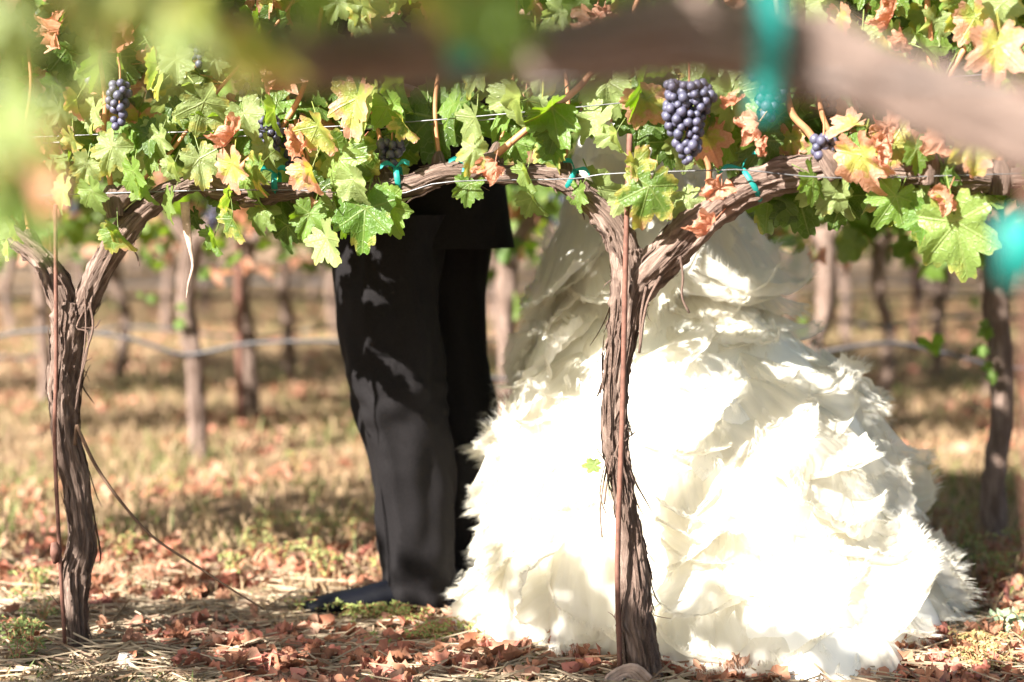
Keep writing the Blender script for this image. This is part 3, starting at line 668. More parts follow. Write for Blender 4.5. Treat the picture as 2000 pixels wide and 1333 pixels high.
# ------------------------------------------------------------------ the two people
def loft(rings, nseg=40, cap=False, fold=None):
    """rings: (cx, cy, z, rx, ry); fold(th, k, i) -> relative radius change"""
    V = []; UV = []; n = len(rings)
    for i, (cx, cy, z, rx, ry) in enumerate(rings):
        for j in range(nseg):
            a = 2 * math.pi * j / nseg; q = 1 + (fold(a, i / (n - 1), z) if fold else 0)
            V.append((cx + math.cos(a) * rx * q, cy + math.sin(a) * ry * q, z)); UV.append((j / nseg, i / (n - 1)))
    fs = [(i * nseg + j, i * nseg + (j + 1) % nseg, (i + 1) * nseg + (j + 1) % nseg, (i + 1) * nseg + j) for i in range(n - 1) for j in range(nseg)]
    if cap: fs += [tuple(range(nseg))[::-1], tuple(range((n - 1) * nseg, n * nseg))]
    return np.array(V), fs, np.array(UV)
def resample(keys, n):
    keys = sorted(keys, key=lambda k: k[2]); z = np.array([k[2] for k in keys]); zz = np.linspace(z[0], z[-1], n)
    c = catmull([(k[0], k[1], k[2]) for k in keys], 200); r = catmull([(k[3], k[4], k[2]) for k in keys], 200)
    return [(np.interp(q, c[:, 2], c[:, 0]), np.interp(q, c[:, 2], c[:, 1]), q, np.interp(q, r[:, 2], r[:, 0]), np.interp(q, r[:, 2], r[:, 1])) for q in zz]
def skin_body(name, parent, joints, edges, mat):
    me = bpy.data.meshes.new(name); me.from_pydata([j[:3] for j in joints], edges, []); me.materials.append(mat)
    o = obj(name, me, None, parent)
    sm = o.modifiers.new('skin', 'SKIN'); sm.use_smooth_shade = True
    for k, j in enumerate(joints):
        s = me.skin_vertices[0].data[k]; s.radius = (j[3], j[4] if len(j) > 4 else j[3]); s.use_root = (k == 0)
    ss = o.modifiers.new('sub', 'SUBSURF'); ss.levels = 2; ss.render_levels = 2
    return o
def figure(parent, H, face, lsh, rsh, lel, rel_, lha, rha, foot_l, foot_r, arm=.042):
    """a continuous body in local coordinates; face: unit xy direction it looks in"""
    f = Vector((face[0], face[1], 0)).normalized(); s = Vector((-f.y, f.x, 0))   # s: the person's left
    J = []; E = []
    def add(p, r, par=None, r2=None):
        J.append((p[0], p[1], p[2], r, r2 or r)); i = len(J) - 1
        if par is not None: E.append((par, i))
        return i
    k = H / 1.8
    pel = add(Vector((0, 0, .95 * k)), .135 * k, None, .11 * k); wai = add(Vector((0, 0, 1.1 * k)), .12 * k, pel, .095 * k); che = add(Vector((0, 0, 1.3 * k)), .14 * k, wai, .105 * k)
    ucl = add(Vector((0, 0, 1.44 * k)), .10 * k, che, .08 * k); nec = add(Vector((0, 0, 1.53 * k)), .055 * k, ucl); hd0 = add(f * .015 + Vector((0, 0, 1.60 * k)), .068 * k, nec); hd1 = add(f * .02 + Vector((0, 0, 1.70 * k)), .082 * k, hd0, .092 * k); add(f * .01 + Vector((0, 0, 1.765 * k)), .06 * k, hd1)
    add(f * .105 * k + Vector((0, 0, 1.665 * k)), .012, hd1)      # nose
    for sh, el, ha in ((lsh, lel, lha), (rsh, rel_, rha)):
        a = add(Vector(sh), .06 * k, ucl); b = add(Vector(el), arm * k, a); w = add(Vector(ha), .028 * k, b)
        dr = (Vector(ha) - Vector(el)).normalized(); pm = add(Vector(ha) + dr * .05, .036 * k, w, .018)
        sd = dr.cross(Vector((0, 0, 1))).normalized()
        for q, (o_, l) in enumerate(((-.027, .06), (-.009, .075), (.009, .07), (.027, .055))):
            a1 = add(Vector(ha) + dr * .095 + sd * o_, .0095, pm); a2 = add(Vector(ha) + dr * (.095 + l * .55) + sd * o_ * 1.05 + Vector((0, .0, -.008)), .0085, a1); add(Vector(ha) + dr * (.095 + l) + sd * o_ * 1.05 + Vector((0, 0, -.022)), .007, a2)
        th = add(Vector(ha) + dr * .035 + sd * -.045, .011, w); add(Vector(ha) + dr * .075 + sd * -.062, .009, th)
    for sg, ft in ((1, foot_l), (-1, foot_r)):
        h0 = Vector(ft[:3]) if len(ft) < 6 else Vector(ft[3:]); h0.z = .84 * k; f0 = Vector(ft[:3])
        hp = add(h0, .058 * k, pel); kn_ = add((h0 + f0) / 2 + Vector((0, 0, .08 * k)), .048 * k, hp); an = add(f0 + Vector((0, 0, .10)), .034 * k, kn_)
        add(f0 + Vector((0, 0, .045)), .03, an)
    return J, E

# --- groom in black suit
mb = Vector((-.20, 3.90, 0)); mb.z = gz(-.2, 3.9)
MAN = thing('person', 'person in black suit and dark blue shoes standing beside the white gown', 'person', mb)
def L(v): return Vector(v) - mb
J, E = figure(MAN, 1.82, (-.45, -1, 0), (.18, .06, 1.43), (-.19, -.06, 1.43), (.40, .12, 1.25), (-.30, -.14, 1.20), (.62, .14, 1.20), (-.08, -.22, 1.17), (.125, .12, 0, .06, .12, .8), (-.007, -.06, 0, -.07, -.06, .8))
body = skin_body('body', MAN, J, E, M_SKIN)
def legrings(keys, d):
    out = []
    for py, cx, hw in keys:
        p = P(cx, py, d) - mb; out.append((p.x, p.y, p.z, hw * d / F, hw * d / F * 1.12))
    return out
def drape(seed, amp):
    def f(a, k, z):
        q = amp * MN.noise(Vector((math.cos(a) * 1.3 + seed, math.sin(a) * 1.3, z * 3.5)))
        q += amp * .8 * MN.noise(Vector((math.cos(a) * 2.2 + seed, math.sin(a) * 2.2 + z * 6, z * 8)))
        kn = math.exp(-((z - .47) / .10) ** 2) + 1.5 * math.exp(-((z - .07) / .07) ** 2)
        q += .10 * kn * MN.noise(Vector((math.cos(a + z * 5) * 1.6 + seed, math.sin(a + z * 5) * 1.6, z * 26)))
        return q + .05 * math.exp(-((a - 4.71 + .35) / .10) ** 2)          # pressed crease to the front
    return f
legL = legrings([(420, 768, 118), (480, 762, 108), (600, 762, 103), (700, 768, 97), (800, 780, 92), (900, 802, 84), (1000, 811, 81), (1100, 814, 76), (1170, 817, 72), (1196, 820, 68)], 3.84)
legR = legrings([(420, 890, 84), (480, 885, 76), (600, 881, 68), (700, 888, 68), (800, 904, 66), (900, 915, 68), (1000, 925, 68), (1170, 938, 64)], 4.02)
obj('trousers', mk_mesh('trousers', *joinm([loft(resample(legL, 120), 72, False, drape(3, .13)), loft(resample(legR, 70), 56, False, drape(9, .10))])), M_SUIT, MAN)
# side seam on the near leg
seam = tube([P(x, y, 3.84) - mb + Vector((0, dy, 0)) for x, y, dy in [(706, 640, -.085), (716, 720, -.09), (730, 820, -.088), (746, 920, -.083), (757, 1020, -.078), (764, 1120, -.072), (768, 1185, -.066)]], [.0018] * 7, 5, 40)
obj('seam', mk_mesh('seam', *seam), M_SUIT, MAN)
jk = []
for py, l, r, ry in [(484, 640, 1006, .155), (440, 644, 1000, .155), (330, 655, 985, .15), (220, 670, 975, .14)]:
    p0, p1 = P(l, py, 3.93) - mb, P(r, py, 3.93) - mb; jk.append(((p0.x + p1.x) / 2, (p0.y), p0.z, (p1.x - p0.x) / 2, ry))
x0, y0 = jk[-1][0], jk[-1][1]
jk += [(x0 * .5, y0 * .8, 1.28, .215, .145), (x0 * .2, y0 * .6, 1.40, .215, .13), (0, .01, 1.475, .15, .10), (0, .01, 1.53, .07, .07)]
obj('jacket', mk_mesh('jacket', *loft(resample(jk, 50), 56, False, lambda a, k, z: .05 * MN.noise(Vector((math.cos(a) * 2, math.sin(a) * 2, z * 5))))), M_SUIT, MAN)
for a, b, c in (((.19, .06, 1.42), (.40, .12, 1.25), (.585, .138, 1.208)), ((-.20, -.06, 1.42), (-.30, -.14, 1.20), (-.13, -.205, 1.178))):
    obj('sleeve', mk_mesh('sleeve', *tube([a, b, c], [.085, .066, .052], 20, 24, lump=.15)), M_SUIT, MAN)
hr = loft([(0.0, 0.0, 1.66, .10, .11), (0, .005, 1.72, .105, .115), (0, .005, 1.78, .095, .10), (0, 0, 1.82, .06, .065), (0, 0, 1.835, .01, .01)], 24)
obj('hair', mk_mesh('hair', hr[0] + np.array([.005, .02, .01]), hr[1], hr[2]), M_HAIRD, MAN)
def shoe(parent, heel, ang, Lg=.29):
    ca, sa = math.cos(ang), math.sin(ang); rings = []
    for t_, hw, top in ((0, .02, .05), (.03, .034, .085), (.12, .037, .09), (.25, .034, .085), (.38, .036, .075), (.55, .045, .06), (.72, .05, .052), (.87, .042, .042), (.96, .025, .033), (1, .008, .022)):
        row = []
        for j in range(16):
            a = 2 * math.pi * j / 16; y = math.cos(a) * hw; z = max(-.6, math.sin(a)); z = top * .5 + z * top * .5 * (1 if z > 0 else .83)
            x = t_ * Lg; row.append((heel[0] + x * ca - y * sa, heel[1] + x * sa + y * ca, heel[2] + max(0, z)))
        rings.append(row)
    V = np.array([p for r_ in rings for p in r_]); n = len(rings)
    fs = [(i * 16 + j, i * 16 + (j + 1) % 16, (i + 1) * 16 + (j + 1) % 16, (i + 1) * 16 + j) for i in range(n - 1) for j in range(16)] + [tuple(range(16))[::-1], tuple(range((n - 1) * 16, n * 16))]
    o = obj('shoe', mk_mesh('shoe', V, fs), M_SHOE, parent)
    c0 = np.array([heel[0] + Lg * .5 * ca, heel[1] + Lg * .5 * sa, 0]); Vs_ = []
    for zz in (0.0, .011):
        for r0 in rings: 
            for j in (0, 8): Vs_.append(np.array([(r0[j][0] - c0[0]) * 1.03 + c0[0], (r0[j][1] - c0[1]) * 1.03 + c0[1], heel[2] + zz]))
    m = len(rings); lo = [2 * i for i in range(m)] + [2 * i + 1 for i in range(m - 1, -1, -1)]; hi = [k + 2 * m for k in lo]; q = len(lo)
    obj('sole', mk_mesh('sole', Vs_, [tuple(lo[::-1]), tuple(hi)] + [(lo[i], lo[(i + 1) % q], hi[(i + 1) % q], hi[i]) for i in range(q)], smooth=False), M_OLDCANE, o)
    return o
shoe(MAN, tuple(G(842, 1196) - mb), math.radians(186)); shoe(MAN, tuple(Vector((.12, .14, 0))), math.radians(250))

# --- bride in ruffled gown
bb = Vector((.34, 3.98, 0)); bb.z = gz(.34, 3.98)
BR = thing('person', 'person in an ivory gown with layers of ruffled feathery petals', 'person', bb)
J, E = figure(BR, 1.72, (-.6, -.8, 0), (.10, -.14, 1.36), (-.10, .14, 1.36), (.0, -.24, 1.2), (-.26, .17, 1.22), (-.2, -.25, 1.28), (-.46, .12, 1.24), (.05, 0, 0), (-.05, .05, 0), .034)
skin_body('body', BR, J, E, M_SKIN)
GK = [  # x, y, z, rx, ry  (world)
 (.435, 3.75, -.01, .52, .40), (.43, 3.76, .08, .50, .39), (.42, 3.78, .2, .445, .365), (.41, 3.80, .32, .425, .36), (.395, 3.83, .44, .40, .335), (.37, 3.87, .56, .335, .285), (.34, 3.92, .655, .255, .22), (.318, 3.97, .74, .172, .155), (.318, 3.98, .9, .168, .14), (.31, 3.98, 1.03, .165, .13), (.305, 3.98, 1.14, .13, .105), (.31, 3.98, 1.26, .15, .12), (.33, 3.98, 1.34, .155, .115)]
GR = resample(GK, 60)
def gfold(a, k, z):
    q = max(0, 1 - z / .75)
    return q * (.05 * math.sin(9 * a + 3 * z) + .05 * MN.noise(Vector((math.cos(a) * 3, math.sin(a) * 3, z * 3)))) + .014 * math.sin(22 * a + 14 * z) + .05 * max(0, min(1, (z - .6) * 6)) * MN.noise(Vector((math.cos(a + z * .5) * 4, math.sin(a + z * .5) * 4, z * 1.8)))
Vg, fg, ug = loft(GR, 120, False, gfold)
def train(a, z): return .15 * math.exp(-((a + 1.12) / .42) ** 2) * max(0, 1 - max(z, 0) / .34)      # the train swept forward under the vines
Vg[:, 1] -= np.array([train((2 * math.pi * (i % 120) / 120 + math.pi) % (2 * math.pi) - math.pi, z) for i, z in enumerate(Vg[:, 2])])
obj('gown', mk_mesh('gown', Vg - np.array(bb), fg, ug), M_LINING, BR)
obj('hair', mk_mesh('hair', *loft([(0, .06, 1.36, .07, .03), (0, .05, 1.5, .1, .06), (0, .02, 1.6, .105, .11), (0, 0.01, 1.68, .1, .11), (0, 0, 1.73, .06, .065), (0, 0, 1.745, .01, .01)], 24, True)), M_HAIRB, BR)

def petal_arrays(seed, w=1.0, l=1.0, nf=1.5, amp=.08, curl=.3, fringe=620, fl=.07, nu=44, nv=22):
    """soft ruffled sheet: root at origin, hangs along -Z, outward = -Y; rounded, frayed hem"""
    r_ = random.Random(seed); V = []; UV = []
    ph = r_.uniform(0, 6); ph2 = r_.uniform(0, 6); sk = r_.uniform(-.25, .25)
    def S(u, v):
        wv = w * (.35 + .65 * math.sin(min(1, v * 1.3) * math.pi / 2))
        hem = l * (1 - .42 * abs(u) ** 2.4)
        y = -amp * v * math.sin(nf * u * 2.4 + ph) - amp * .35 * v * v * math.sin(nf * 2.3 * u * 2.4 + ph2) - .07 * math.sin(v * math.pi)
        z = -v * hem
        k = max(0, v - .5) / .5
        y -= curl * .42 * k * k; z += curl * .30 * k * k * k * (1 + .4 * math.sin(2 * u + ph2))
        y += .22 * u * u + v * .022 * math.sin(11 * u + ph) * (1 - .5 * v) + .018 * v * math.sin(23 * u + 3 * v + ph2)
        n_ = MN.noise(Vector((u * 1.5 + seed, v * 1.6, 1.0))) * .07
        return np.array((u * wv * .55 + sk * v * v + n_ * .5, y + n_, z))
    for i in range(nv + 1):
        for j in range(nu + 1):
            u = -1 + 2 * j / nu; v = i / nv; V.append(S(u, v)); UV.append((u * .5 + .5, v))
    fs = [(i * (nu + 1) + j, i * (nu + 1) + j + 1, (i + 1) * (nu + 1) + j + 1, (i + 1) * (nu + 1) + j) for i in range(nv) for j in range(nu)]
    for _ in range(fringe):                       # frayed threads
        if r_.random() < .78: u, v = r_.uniform(-1, 1), 1.0; du, dv = u * .3, 1
        else: u = r_.choice((-1, 1)); v = r_.uniform(.5, 1); du, dv = u, .6
        p = S(u, v); q = S(u - .05 * du, v - .06 * dv); d = (p - q); d /= np.linalg.norm(d) + 1e-9
        d = d + np.array((r_.gauss(0, .16), r_.gauss(0, .2), r_.gauss(0, .08)))
        ln = fl * r_.uniform(.35, 1.2) * (.6 + .5 * math.sin(u * 4 + ph)); ln = max(ln, .012); sd = np.array((.0026, r_.uniform(-.003, .003), r_.uniform(-.003, .003)))
        b = len(V); tip = p + d * ln + np.array((0, 0, -.2 * ln)); mid = p + d * ln * .5
        V += [p - sd - d * .03, p + sd - d * .03, mid + sd * .6, mid - sd * .6, tip]; UV += [(u * .5 + .5, .97)] * 5
        fs += [(b, b + 1, b + 2, b + 3), (b + 3, b + 2, b + 4)]
    return np.array(V), fs, np.array(UV)
PET = []
for k in range(12):
    r_ = random.Random(100 + k)
    V, fs, uv = petal_arrays(100 + k, r_.uniform(.9, 1.35), 1.0, r_.uniform(.5, 1.2), r_.uniform(.06, .15), r_.uniform(.05, .75), fl=r_.uniform(.07, .15))
    me = mk_mesh('petal', V, fs, uv); me.materials.append(M_ORG); PET.append(me)
gzv = np.array([r_[2] for r_ in GR])
def gown_pt(a, z):
    i = float(np.interp(z, gzv, np.arange(len(gzv)))); i0 = min(int(i), len(GR) - 2); f = i - i0
    g = [GR[i0][k] * (1 - f) + GR[i0 + 1][k] * f for k in range(5)]
    a2 = (a + math.pi) % (2 * math.pi) - math.pi
    return Vector((g[0] + math.cos(a) * g[3], g[1] + math.sin(a) * g[4] - train(a2, z), z)), g
def add_petal(a, z, s, tiltout=12, roll=0, me=None, out=0.0, name='ruffle'):
    p, g = gown_pt(a, z); p2, _ = gown_pt(a, max(0, z - s * .8))
    nrm = Vector((math.cos(a) / g[3], math.sin(a) / g[4], 0)).normalized()
    dn = (p2 - p).normalized() if (p2 - p).length > 1e-3 else Vector((0, 0, -1))
    dn = (dn + nrm * math.tan(math.radians(tiltout))).normalized()
    Z = -dn; X = (-nrm).cross(Z).normalized() * -1; X = Z.cross(nrm).normalized() * -1; Y = Z.cross(X).normalized()
    R = Matrix((X, Y, Z)).transposed(); 
    if (R @ Vector((0, -1, 0))).dot(nrm) < 0: R = R @ Matrix.Rotation(math.pi, 3, 'Z')
    R = R @ Matrix.Rotation(math.radians(roll), 3, 'Y')
    loc = p + nrm * (.004 + out) - bb
    return obj(name, me or prng.choice(PET), None, BR, mw=Matrix.Translation(loc) @ R.to_4x4() @ Matrix.Diagonal((s, s, s, 1)))
prng = random.Random(5)
zrow = .665
while zrow > .05:
    q = (.70 - zrow) / .65
    s0 = .135 + .075 * math.sin(q * math.pi * .8)
    _, g = gown_pt(0, zrow); per = math.pi * (g[3] + g[4]); n = int(per / (s0 * .66))
    for k in range(n):
        a = 2 * math.pi * (k + prng.uniform(-.45, .45)) / n + zrow * 9
        if math.sin(a) > .3 and prng.random() < .6: continue
        s = min(s0 * prng.uniform(.75, 1.35), (zrow + .03) * 1.1 + .02)
        add_petal(a, zrow + prng.uniform(-.03, .03), s, prng.uniform(-4, 12), prng.gauss(0, 27))
    zrow -= .062
# feathery down between the ruffles
tv, tf = [], []
tr_ = random.Random(77)
for _ in range(1500):
    a = tr_.uniform(-math.pi - .5, .5); z = .03 + .70 * tr_.random(); p, g = gown_pt(a, z)
    nrm = Vector((math.cos(a) / g[3], math.sin(a) / g[4], .25)).normalized(); side_ = Vector((-math.sin(a), math.cos(a), 0))
    root = p + nrm * tr_.uniform(.0, .055) - bb; main = (Vector((0, 0, -1)) * tr_.uniform(.2, 1) + nrm * tr_.uniform(.1, .7) + side_ * tr_.gauss(0, .6)).normalized()
    for q in range(13):
        d_ = (main + Vector((tr_.gauss(0, .28), tr_.gauss(0, .28), tr_.gauss(0, .28)))).normalized(); l_ = tr_.uniform(.014, .04)
        w_ = side_ * .00055; m_ = root + d_ * l_ * .55; t_ = root + d_ * l_ + Vector((0, 0, -.25 * l_)); b0 = len(tv)
        tv += [tuple(root - w_), tuple(root + w_), tuple(m_ + w_ * .8), tuple(m_ - w_ * .8), tuple(t_)]; tf += [(b0, b0 + 1, b0 + 2), (b0, b0 + 2, b0 + 3), (b0 + 3, b0 + 2, b0 + 4)]
tag(obj('feather_down', mk_mesh('feather_down', np.array(tv), np.array(tf), np.tile([[.5, .9]], (len(tv), 1))), M_ORG, BR), kind='stuff')
# long sweeping petals over the hips
for a, z, s, ro in ((-2.6, 1.02, .36, 6), (-2.0, .98, .38, -5), (-1.45, 1.04, .36, 4), (-.9, .99, .38, -6), (-.3, 1.03, .30, 3), (.5, 1.0, .30, 0), (1.5, 1.0, .34, 0), (2.5, 1.0, .34, 0), (-2.9, .84, .24, 8), (-2.25, .82, .25, -7), (-1.6, .83, .23, 4), (-1.0, .84, .24, -4), (-.4, .82, .24, -8)):
    o = add_petal(a, z, s, 2, ro, None, .012); o.matrix_basis = o.matrix_basis @ Matrix.Diagonal((.55, .75, 1, 1))

for zb in (1.02, .93, .84, .75):             # overlapping soft petals down the fitted part
    for k in range(9):
        a = -3.2 + 3.3 * (k + prng.uniform(0, .7)) / 9
        o = add_petal(a, zb + prng.uniform(-.02, .02), prng.uniform(.13, .19), prng.uniform(-1, 4), prng.gauss(4, 13), None, .004); o.matrix_basis = o.matrix_basis @ Matrix.Diagonal((.75, .55, 1, 1))
for a, z, s, ro, ti in ((-2.75, .93, .34, 10, 5), (-2.3, .90, .30, -14, 4), (-.7, .92, .34, -6, 4), (-1.1, .9, .3, 8, 2)):
    o = add_petal(a, z, s, ti, ro, PET[3 if a < -2 else 5], .018); o.matrix_basis = o.matrix_basis @ Matrix.Diagonal((.7, .6, 1, 1))
# ------------------------------------------------------------------ vines of the rows behind
BGP = []
for k in range(4):
    rs = random.Random(300 + k); h = .80
    j = lambda s: rs.uniform(-s, s)
    tr = tube([(j(.01), 0, -.03), (j(.03), j(.02), .15), (j(.035), j(.02), .35), (j(.035), j(.02), .55), (j(.02), 0, h)], [.036, .031, .03, .032, .036], 20, 40, .2, 2, 40 + k, .3)
    arms = [tube([(0, 0, h - .06), (s * .10, 0, h + .08), (s * .25, j(.02), h + .18 + j(.03)), (s * .42, j(.02), h + .20 + j(.02)), (s * .60, j(.02), h + .19)], [.026, .026, .023, .021, .015], 12, 22, .18, 1, 60 + k, .25) for s in (-1, 1)]
    def samp(rs_):
        x = rs_.uniform(-.58, .58); z = .93 + .12 * abs(rs_.normal()) * (-1 if rs_.random() < .35 else 1) if rs_.random() < .35 else rs_.uniform(.95, 2.3)
        return (x, rs_.normal(0, .13), z)
    fol = mass_leaves(520, samp, LOW + LOWD[:1], (.045, .072), lambda r_: leafcol(r_, .2), 700 + k); fol.materials.append(M_LEAFC)
    cl = []
    for _ in range(5):
        bm = bmesh.new(); cx, cy, cz = rs.uniform(-.5, .5), rs.uniform(-.1, .1), rs.uniform(.88, 1.05)
        for q in range(26):
            t_ = rs.random(); w = .035 * (1 - .7 * t_)
            bmesh.ops.create_icosphere(bm, subdivisions=1, radius=.0095, matrix=Matrix.Translation((cx + rs.uniform(-w, w), cy + rs.uniform(-w, w), cz - t_ * .11)))
        m_ = bpy.data.meshes.new('grape_cluster'); bm.to_mesh(m_); bm.free(); m_.materials.append(M_GRAPE); cl.append(m_)
    mt = mk_mesh('trunk', *tr); mt.materials.append(M_BARK)
    ma = []
    for a in arms:
        m_ = mk_mesh('cordon', *a); m_.materials.append(M_BARK); ma.append(m_)
    BGP.append((mt, ma, fol, cl))
def bg_vine(x, y, label, group, rz=None, mirror=1, scale=1.0, clusters=True):
    k = rng.randrange(4); mt, ma, fol, cl = BGP[k]
    v = thing('grapevine', label, 'grapevine', (x, y, gz(x, y)), group)
    v.rotation_euler.z = (-math.atan(SLOPE) if rz is None else rz) + rng.choice((0, math.pi)); v.scale = (1, 1, scale * rng.uniform(.96, 1.04))
    obj('trunk', mt, None, v)
    for m_ in ma: obj('cordon', m_, None, v)
    tag(obj('foliage', fol, None, v), kind='stuff')
    if clusters:
        for m_ in cl[:3]: obj('grape_cluster', m_, None, v)
    return v
BGV = []
gA = 'blurred grapevines of the row just behind the couple'
def at(px, py): g = G(px, py); return g.x, g.y
for (px, py), lab in (((385, 897), 'blurred dark-trunked grapevine behind, left of the suited person'), ((985, 905), 'blurred grapevine seen in the gap between the suit and the gown'),
                      ((1600, 900), 'blurred pale-trunked grapevine rising behind the right side of the gown'), ((1950, 1062), 'dark-trunked grapevine at the right edge behind the gown hem'),
                      ((-230, 890), 'blurred grapevine just past the left edge in the row behind'), ((2420, 930), 'blurred grapevine just past the right edge in the row behind')):
    BGV.append(bg_vine(*at(px, py), lab, gA))
gB = 'blurred grapevines of the second row behind'
for (px, py), lab in (((85, 792), 'soft grapevine trunk behind the fork of the left vine'), ((490, 822), 'blurred grapevine beside a reddish post, left of the suit'), ((1092, 815), 'blurred grapevine directly left of the gown waist'),
                      ((1718, 786), 'blurred grapevine above the grey hose, right of the gown'), ((1930, 770), 'blurred grapevine left of the dark right-edge trunk'), ((800, 800), 'blurred grapevine hidden behind the suit'), ((1400, 800), 'blurred grapevine hidden behind the gown'),
                      ((2300, 800), 'blurred grapevine past the right edge, second row behind'), ((-330, 800), 'blurred grapevine past the left edge, second row behind')):
    bg_vine(*at(px, py), lab, gB)
gC = 'far blurred grapevines'
far = [(232, 745), (565, 747), (-60, 745), (880, 742), (1220, 742), (1500, 735), (1830, 735), (2120, 735)]
for px, py in far: bg_vine(*at(px, py), 'small blurred grapevine in the third row behind', 'third row of blurred grapevines', clusters=False)
for row in range(7):
    c0 = 11.6 + row * 2.1
    x = -.36 * c0 - rng.random()
    while x < .38 * c0:
        bg_vine(x, c0 - SLOPE * x, 'tiny far-off grapevine among the distant rows', gC, clusters=False); x += 1.14 + rng.uniform(-.1, .1) if row < 4 else 1.0
# a reddish post, young shoots and hoses behind
pp = G(470, 830)
line_thing('vine_post', 'reddish steel post in the row behind, left of the suit', 'post', [(pp.x, pp.y, -.1), (pp.x, pp.y, .9), (pp.x + .01, pp.y, 1.9)], .017, M_RUST, 8, 8)
pp = G(1785, 700)
line_thing('vine_post', 'thin reddish post far behind the gown, right side', 'post', [(pp.x, pp.y, -.1), (pp.x, pp.y, .9), (pp.x, pp.y, 1.9)], .02, M_RUST, 8, 8)
def hose(label, pts, r=.0075): return line_thing('drip_hose', label, 'hose', pts, r, M_HOSE, 80, 8, 'drip hoses along the rows behind')
def H2(lst, c): return [P(x, y, rowd(x, c)) for x, y in lst]
hose('sagging dark drip hose crossing behind the suit, nearest row behind', H2([(-500, 700), (-100, 672), (80, 645), (245, 660), (350, 692), (413, 686), (490, 671), (665, 668), (800, 690), (960, 738), (1030, 731), (1200, 720), (1500, 720), (1600, 690), (1720, 671), (1800, 679), (1900, 704), (2000, 720), (2400, 690)], 5.9))
hose('drip hose of the second row behind', H2([(-600, 660), (0, 698), (70, 692), (240, 640), (490, 660), (665, 640), (945, 662), (1035, 662), (1400, 640), (1600, 622), (1720, 640), (1800, 628), (1930, 618), (2400, 640)], 7.6), .008)
for k, (c, y) in enumerate(((9.0, 585), (11.6, 560), (13.7, 540), (15.8, 520))):
    hose('far grey drip hose, %s of the distant rows' % ('nearest', 'second', 'third', 'fourth')[k], H2([(x, y + rng.uniform(-10, 10)) for x in range(-300, 2500, 170)], c), .008)

# ------------------------------------------------------------------ grass, litter, weeds
def patch(x, y): return MN.noise(Vector((x * .9, y * .9, 12))) + .5 * MN.noise(Vector((x * 2.3, y * 2.3, 5)))
N = 62000; rs = nrng
d = 3.0 + 14 * rs.random(N) ** 1.7; x = (rs.random(N) - .5) * (d * .68 + .4)
Vs = np.zeros((N, 5, 3), np.float32); C = np.ones((N, 5, 4), np.float32)
pt = np.array([patch(a, b) for a, b in zip(x, d)]); zg = np.array([gz(a, b) for a, b in zip(x, d)])
rowy = 3.302 - SLOPE * x; near = np.exp(-((d - rowy) / .45) ** 2)
hgt = (.018 + .05 * rs.random(N) ** 2 + .03 * np.clip(pt, 0, 1)) * (1 - .6 * near) * (1 + .35 * (d > 4.5))
an = rs.random(N) * 6.283; w = .0012 + .0016 * rs.random(N) + .0002 * d; ln = rs.normal(0, .6, (N, 2)) * hgt[:, None]
side = np.column_stack([np.cos(an) * w, np.sin(an) * w, 0 * w]); base = np.column_stack([x, d, zg - .003])
mid = base + np.column_stack([ln * .35, hgt * .6]); tip = base + np.column_stack([ln, hgt])
Vs[:, 0] = base - side; Vs[:, 1] = base + side; Vs[:, 2] = mid + side * .8; Vs[:, 3] = mid - side * .8; Vs[:, 4] = tip
gr = rs.random(N) < np.clip(.22 + .5 * pt, .05, .75)
tan_ = np.array([.38, .265, .15]) * rs.uniform(.7, 1.15, (N, 1)); grn = np.array([.13, .165, .045]) * rs.uniform(.7, 1.2, (N, 1))
C[:, :, :3] = np.where(gr[:, None], grn, tan_)[:, None, :]
o5 = np.arange(N)[:, None] * 5
fq = (o5 + np.array([[0, 1, 2]])); f2 = (o5 + np.array([[0, 2, 3]])); f3 = (o5 + np.array([[3, 2, 4]]))
tag(obj('dry_grass', mk_mesh('dry_grass', Vs.reshape(-1, 3), np.vstack([fq, f2, f3]), None, C.reshape(-1, 4)), M_GRASS), 'short dry straw and green grass across the vineyard floor', 'grass', kind='stuff')

ns = 5200; parts_ = []
rx_ = np.random.default_rng(3)
xx_ = rx_.uniform(-1.5, 1.6, ns); dd_ = 3.302 - SLOPE * xx_ + rx_.normal(.05, .35, ns); an_ = rx_.normal(0, .7, ns); ll_ = rx_.uniform(.02, .11, ns); ww_ = rx_.uniform(.0009, .0022, ns)
z_ = np.array([gz(a, b) for a, b in zip(xx_, dd_)]) + rx_.uniform(.002, .022, ns)
dv = np.column_stack([np.cos(an_) * ll_, np.sin(an_) * ll_, rx_.normal(0, .12, ns) * ll_]); sv = np.column_stack([-np.sin(an_) * ww_, np.cos(an_) * ww_, 0 * ww_]); uv_ = np.column_stack([0 * ww_, 0 * ww_, ww_ * 1.6])
b_ = np.column_stack([xx_, dd_, z_]); Vst = np.stack([b_ - dv - sv, b_ - dv + sv, b_ - dv + uv_, b_ + dv - sv, b_ + dv + sv, b_ + dv + uv_], 1)
o6 = np.arange(ns)[:, None] * 6
Fst = np.vstack([o6 + np.array([[0, 3, 5]]), o6 + np.array([[0, 5, 2]]), o6 + np.array([[1, 2, 5]]), o6 + np.array([[1, 5, 4]])])
cst = np.where(rx_.random((ns, 1)) < .7, np.array([[.42, .33, .22]]), np.array([[.22, .14, .085]])) * rx_.uniform(.7, 1.2, (ns, 1))
Cst = np.ones((ns, 6, 4), np.float32); Cst[:, :, :3] = cst[:, None, :]
tag(obj('straw_litter', mk_mesh('straw_litter', Vst.reshape(-1, 3), Fst, None, Cst.reshape(-1, 4), False), M_GRASS), 'pale broken straw stalks strewn under the nearest vines', 'straw', kind='stuff')
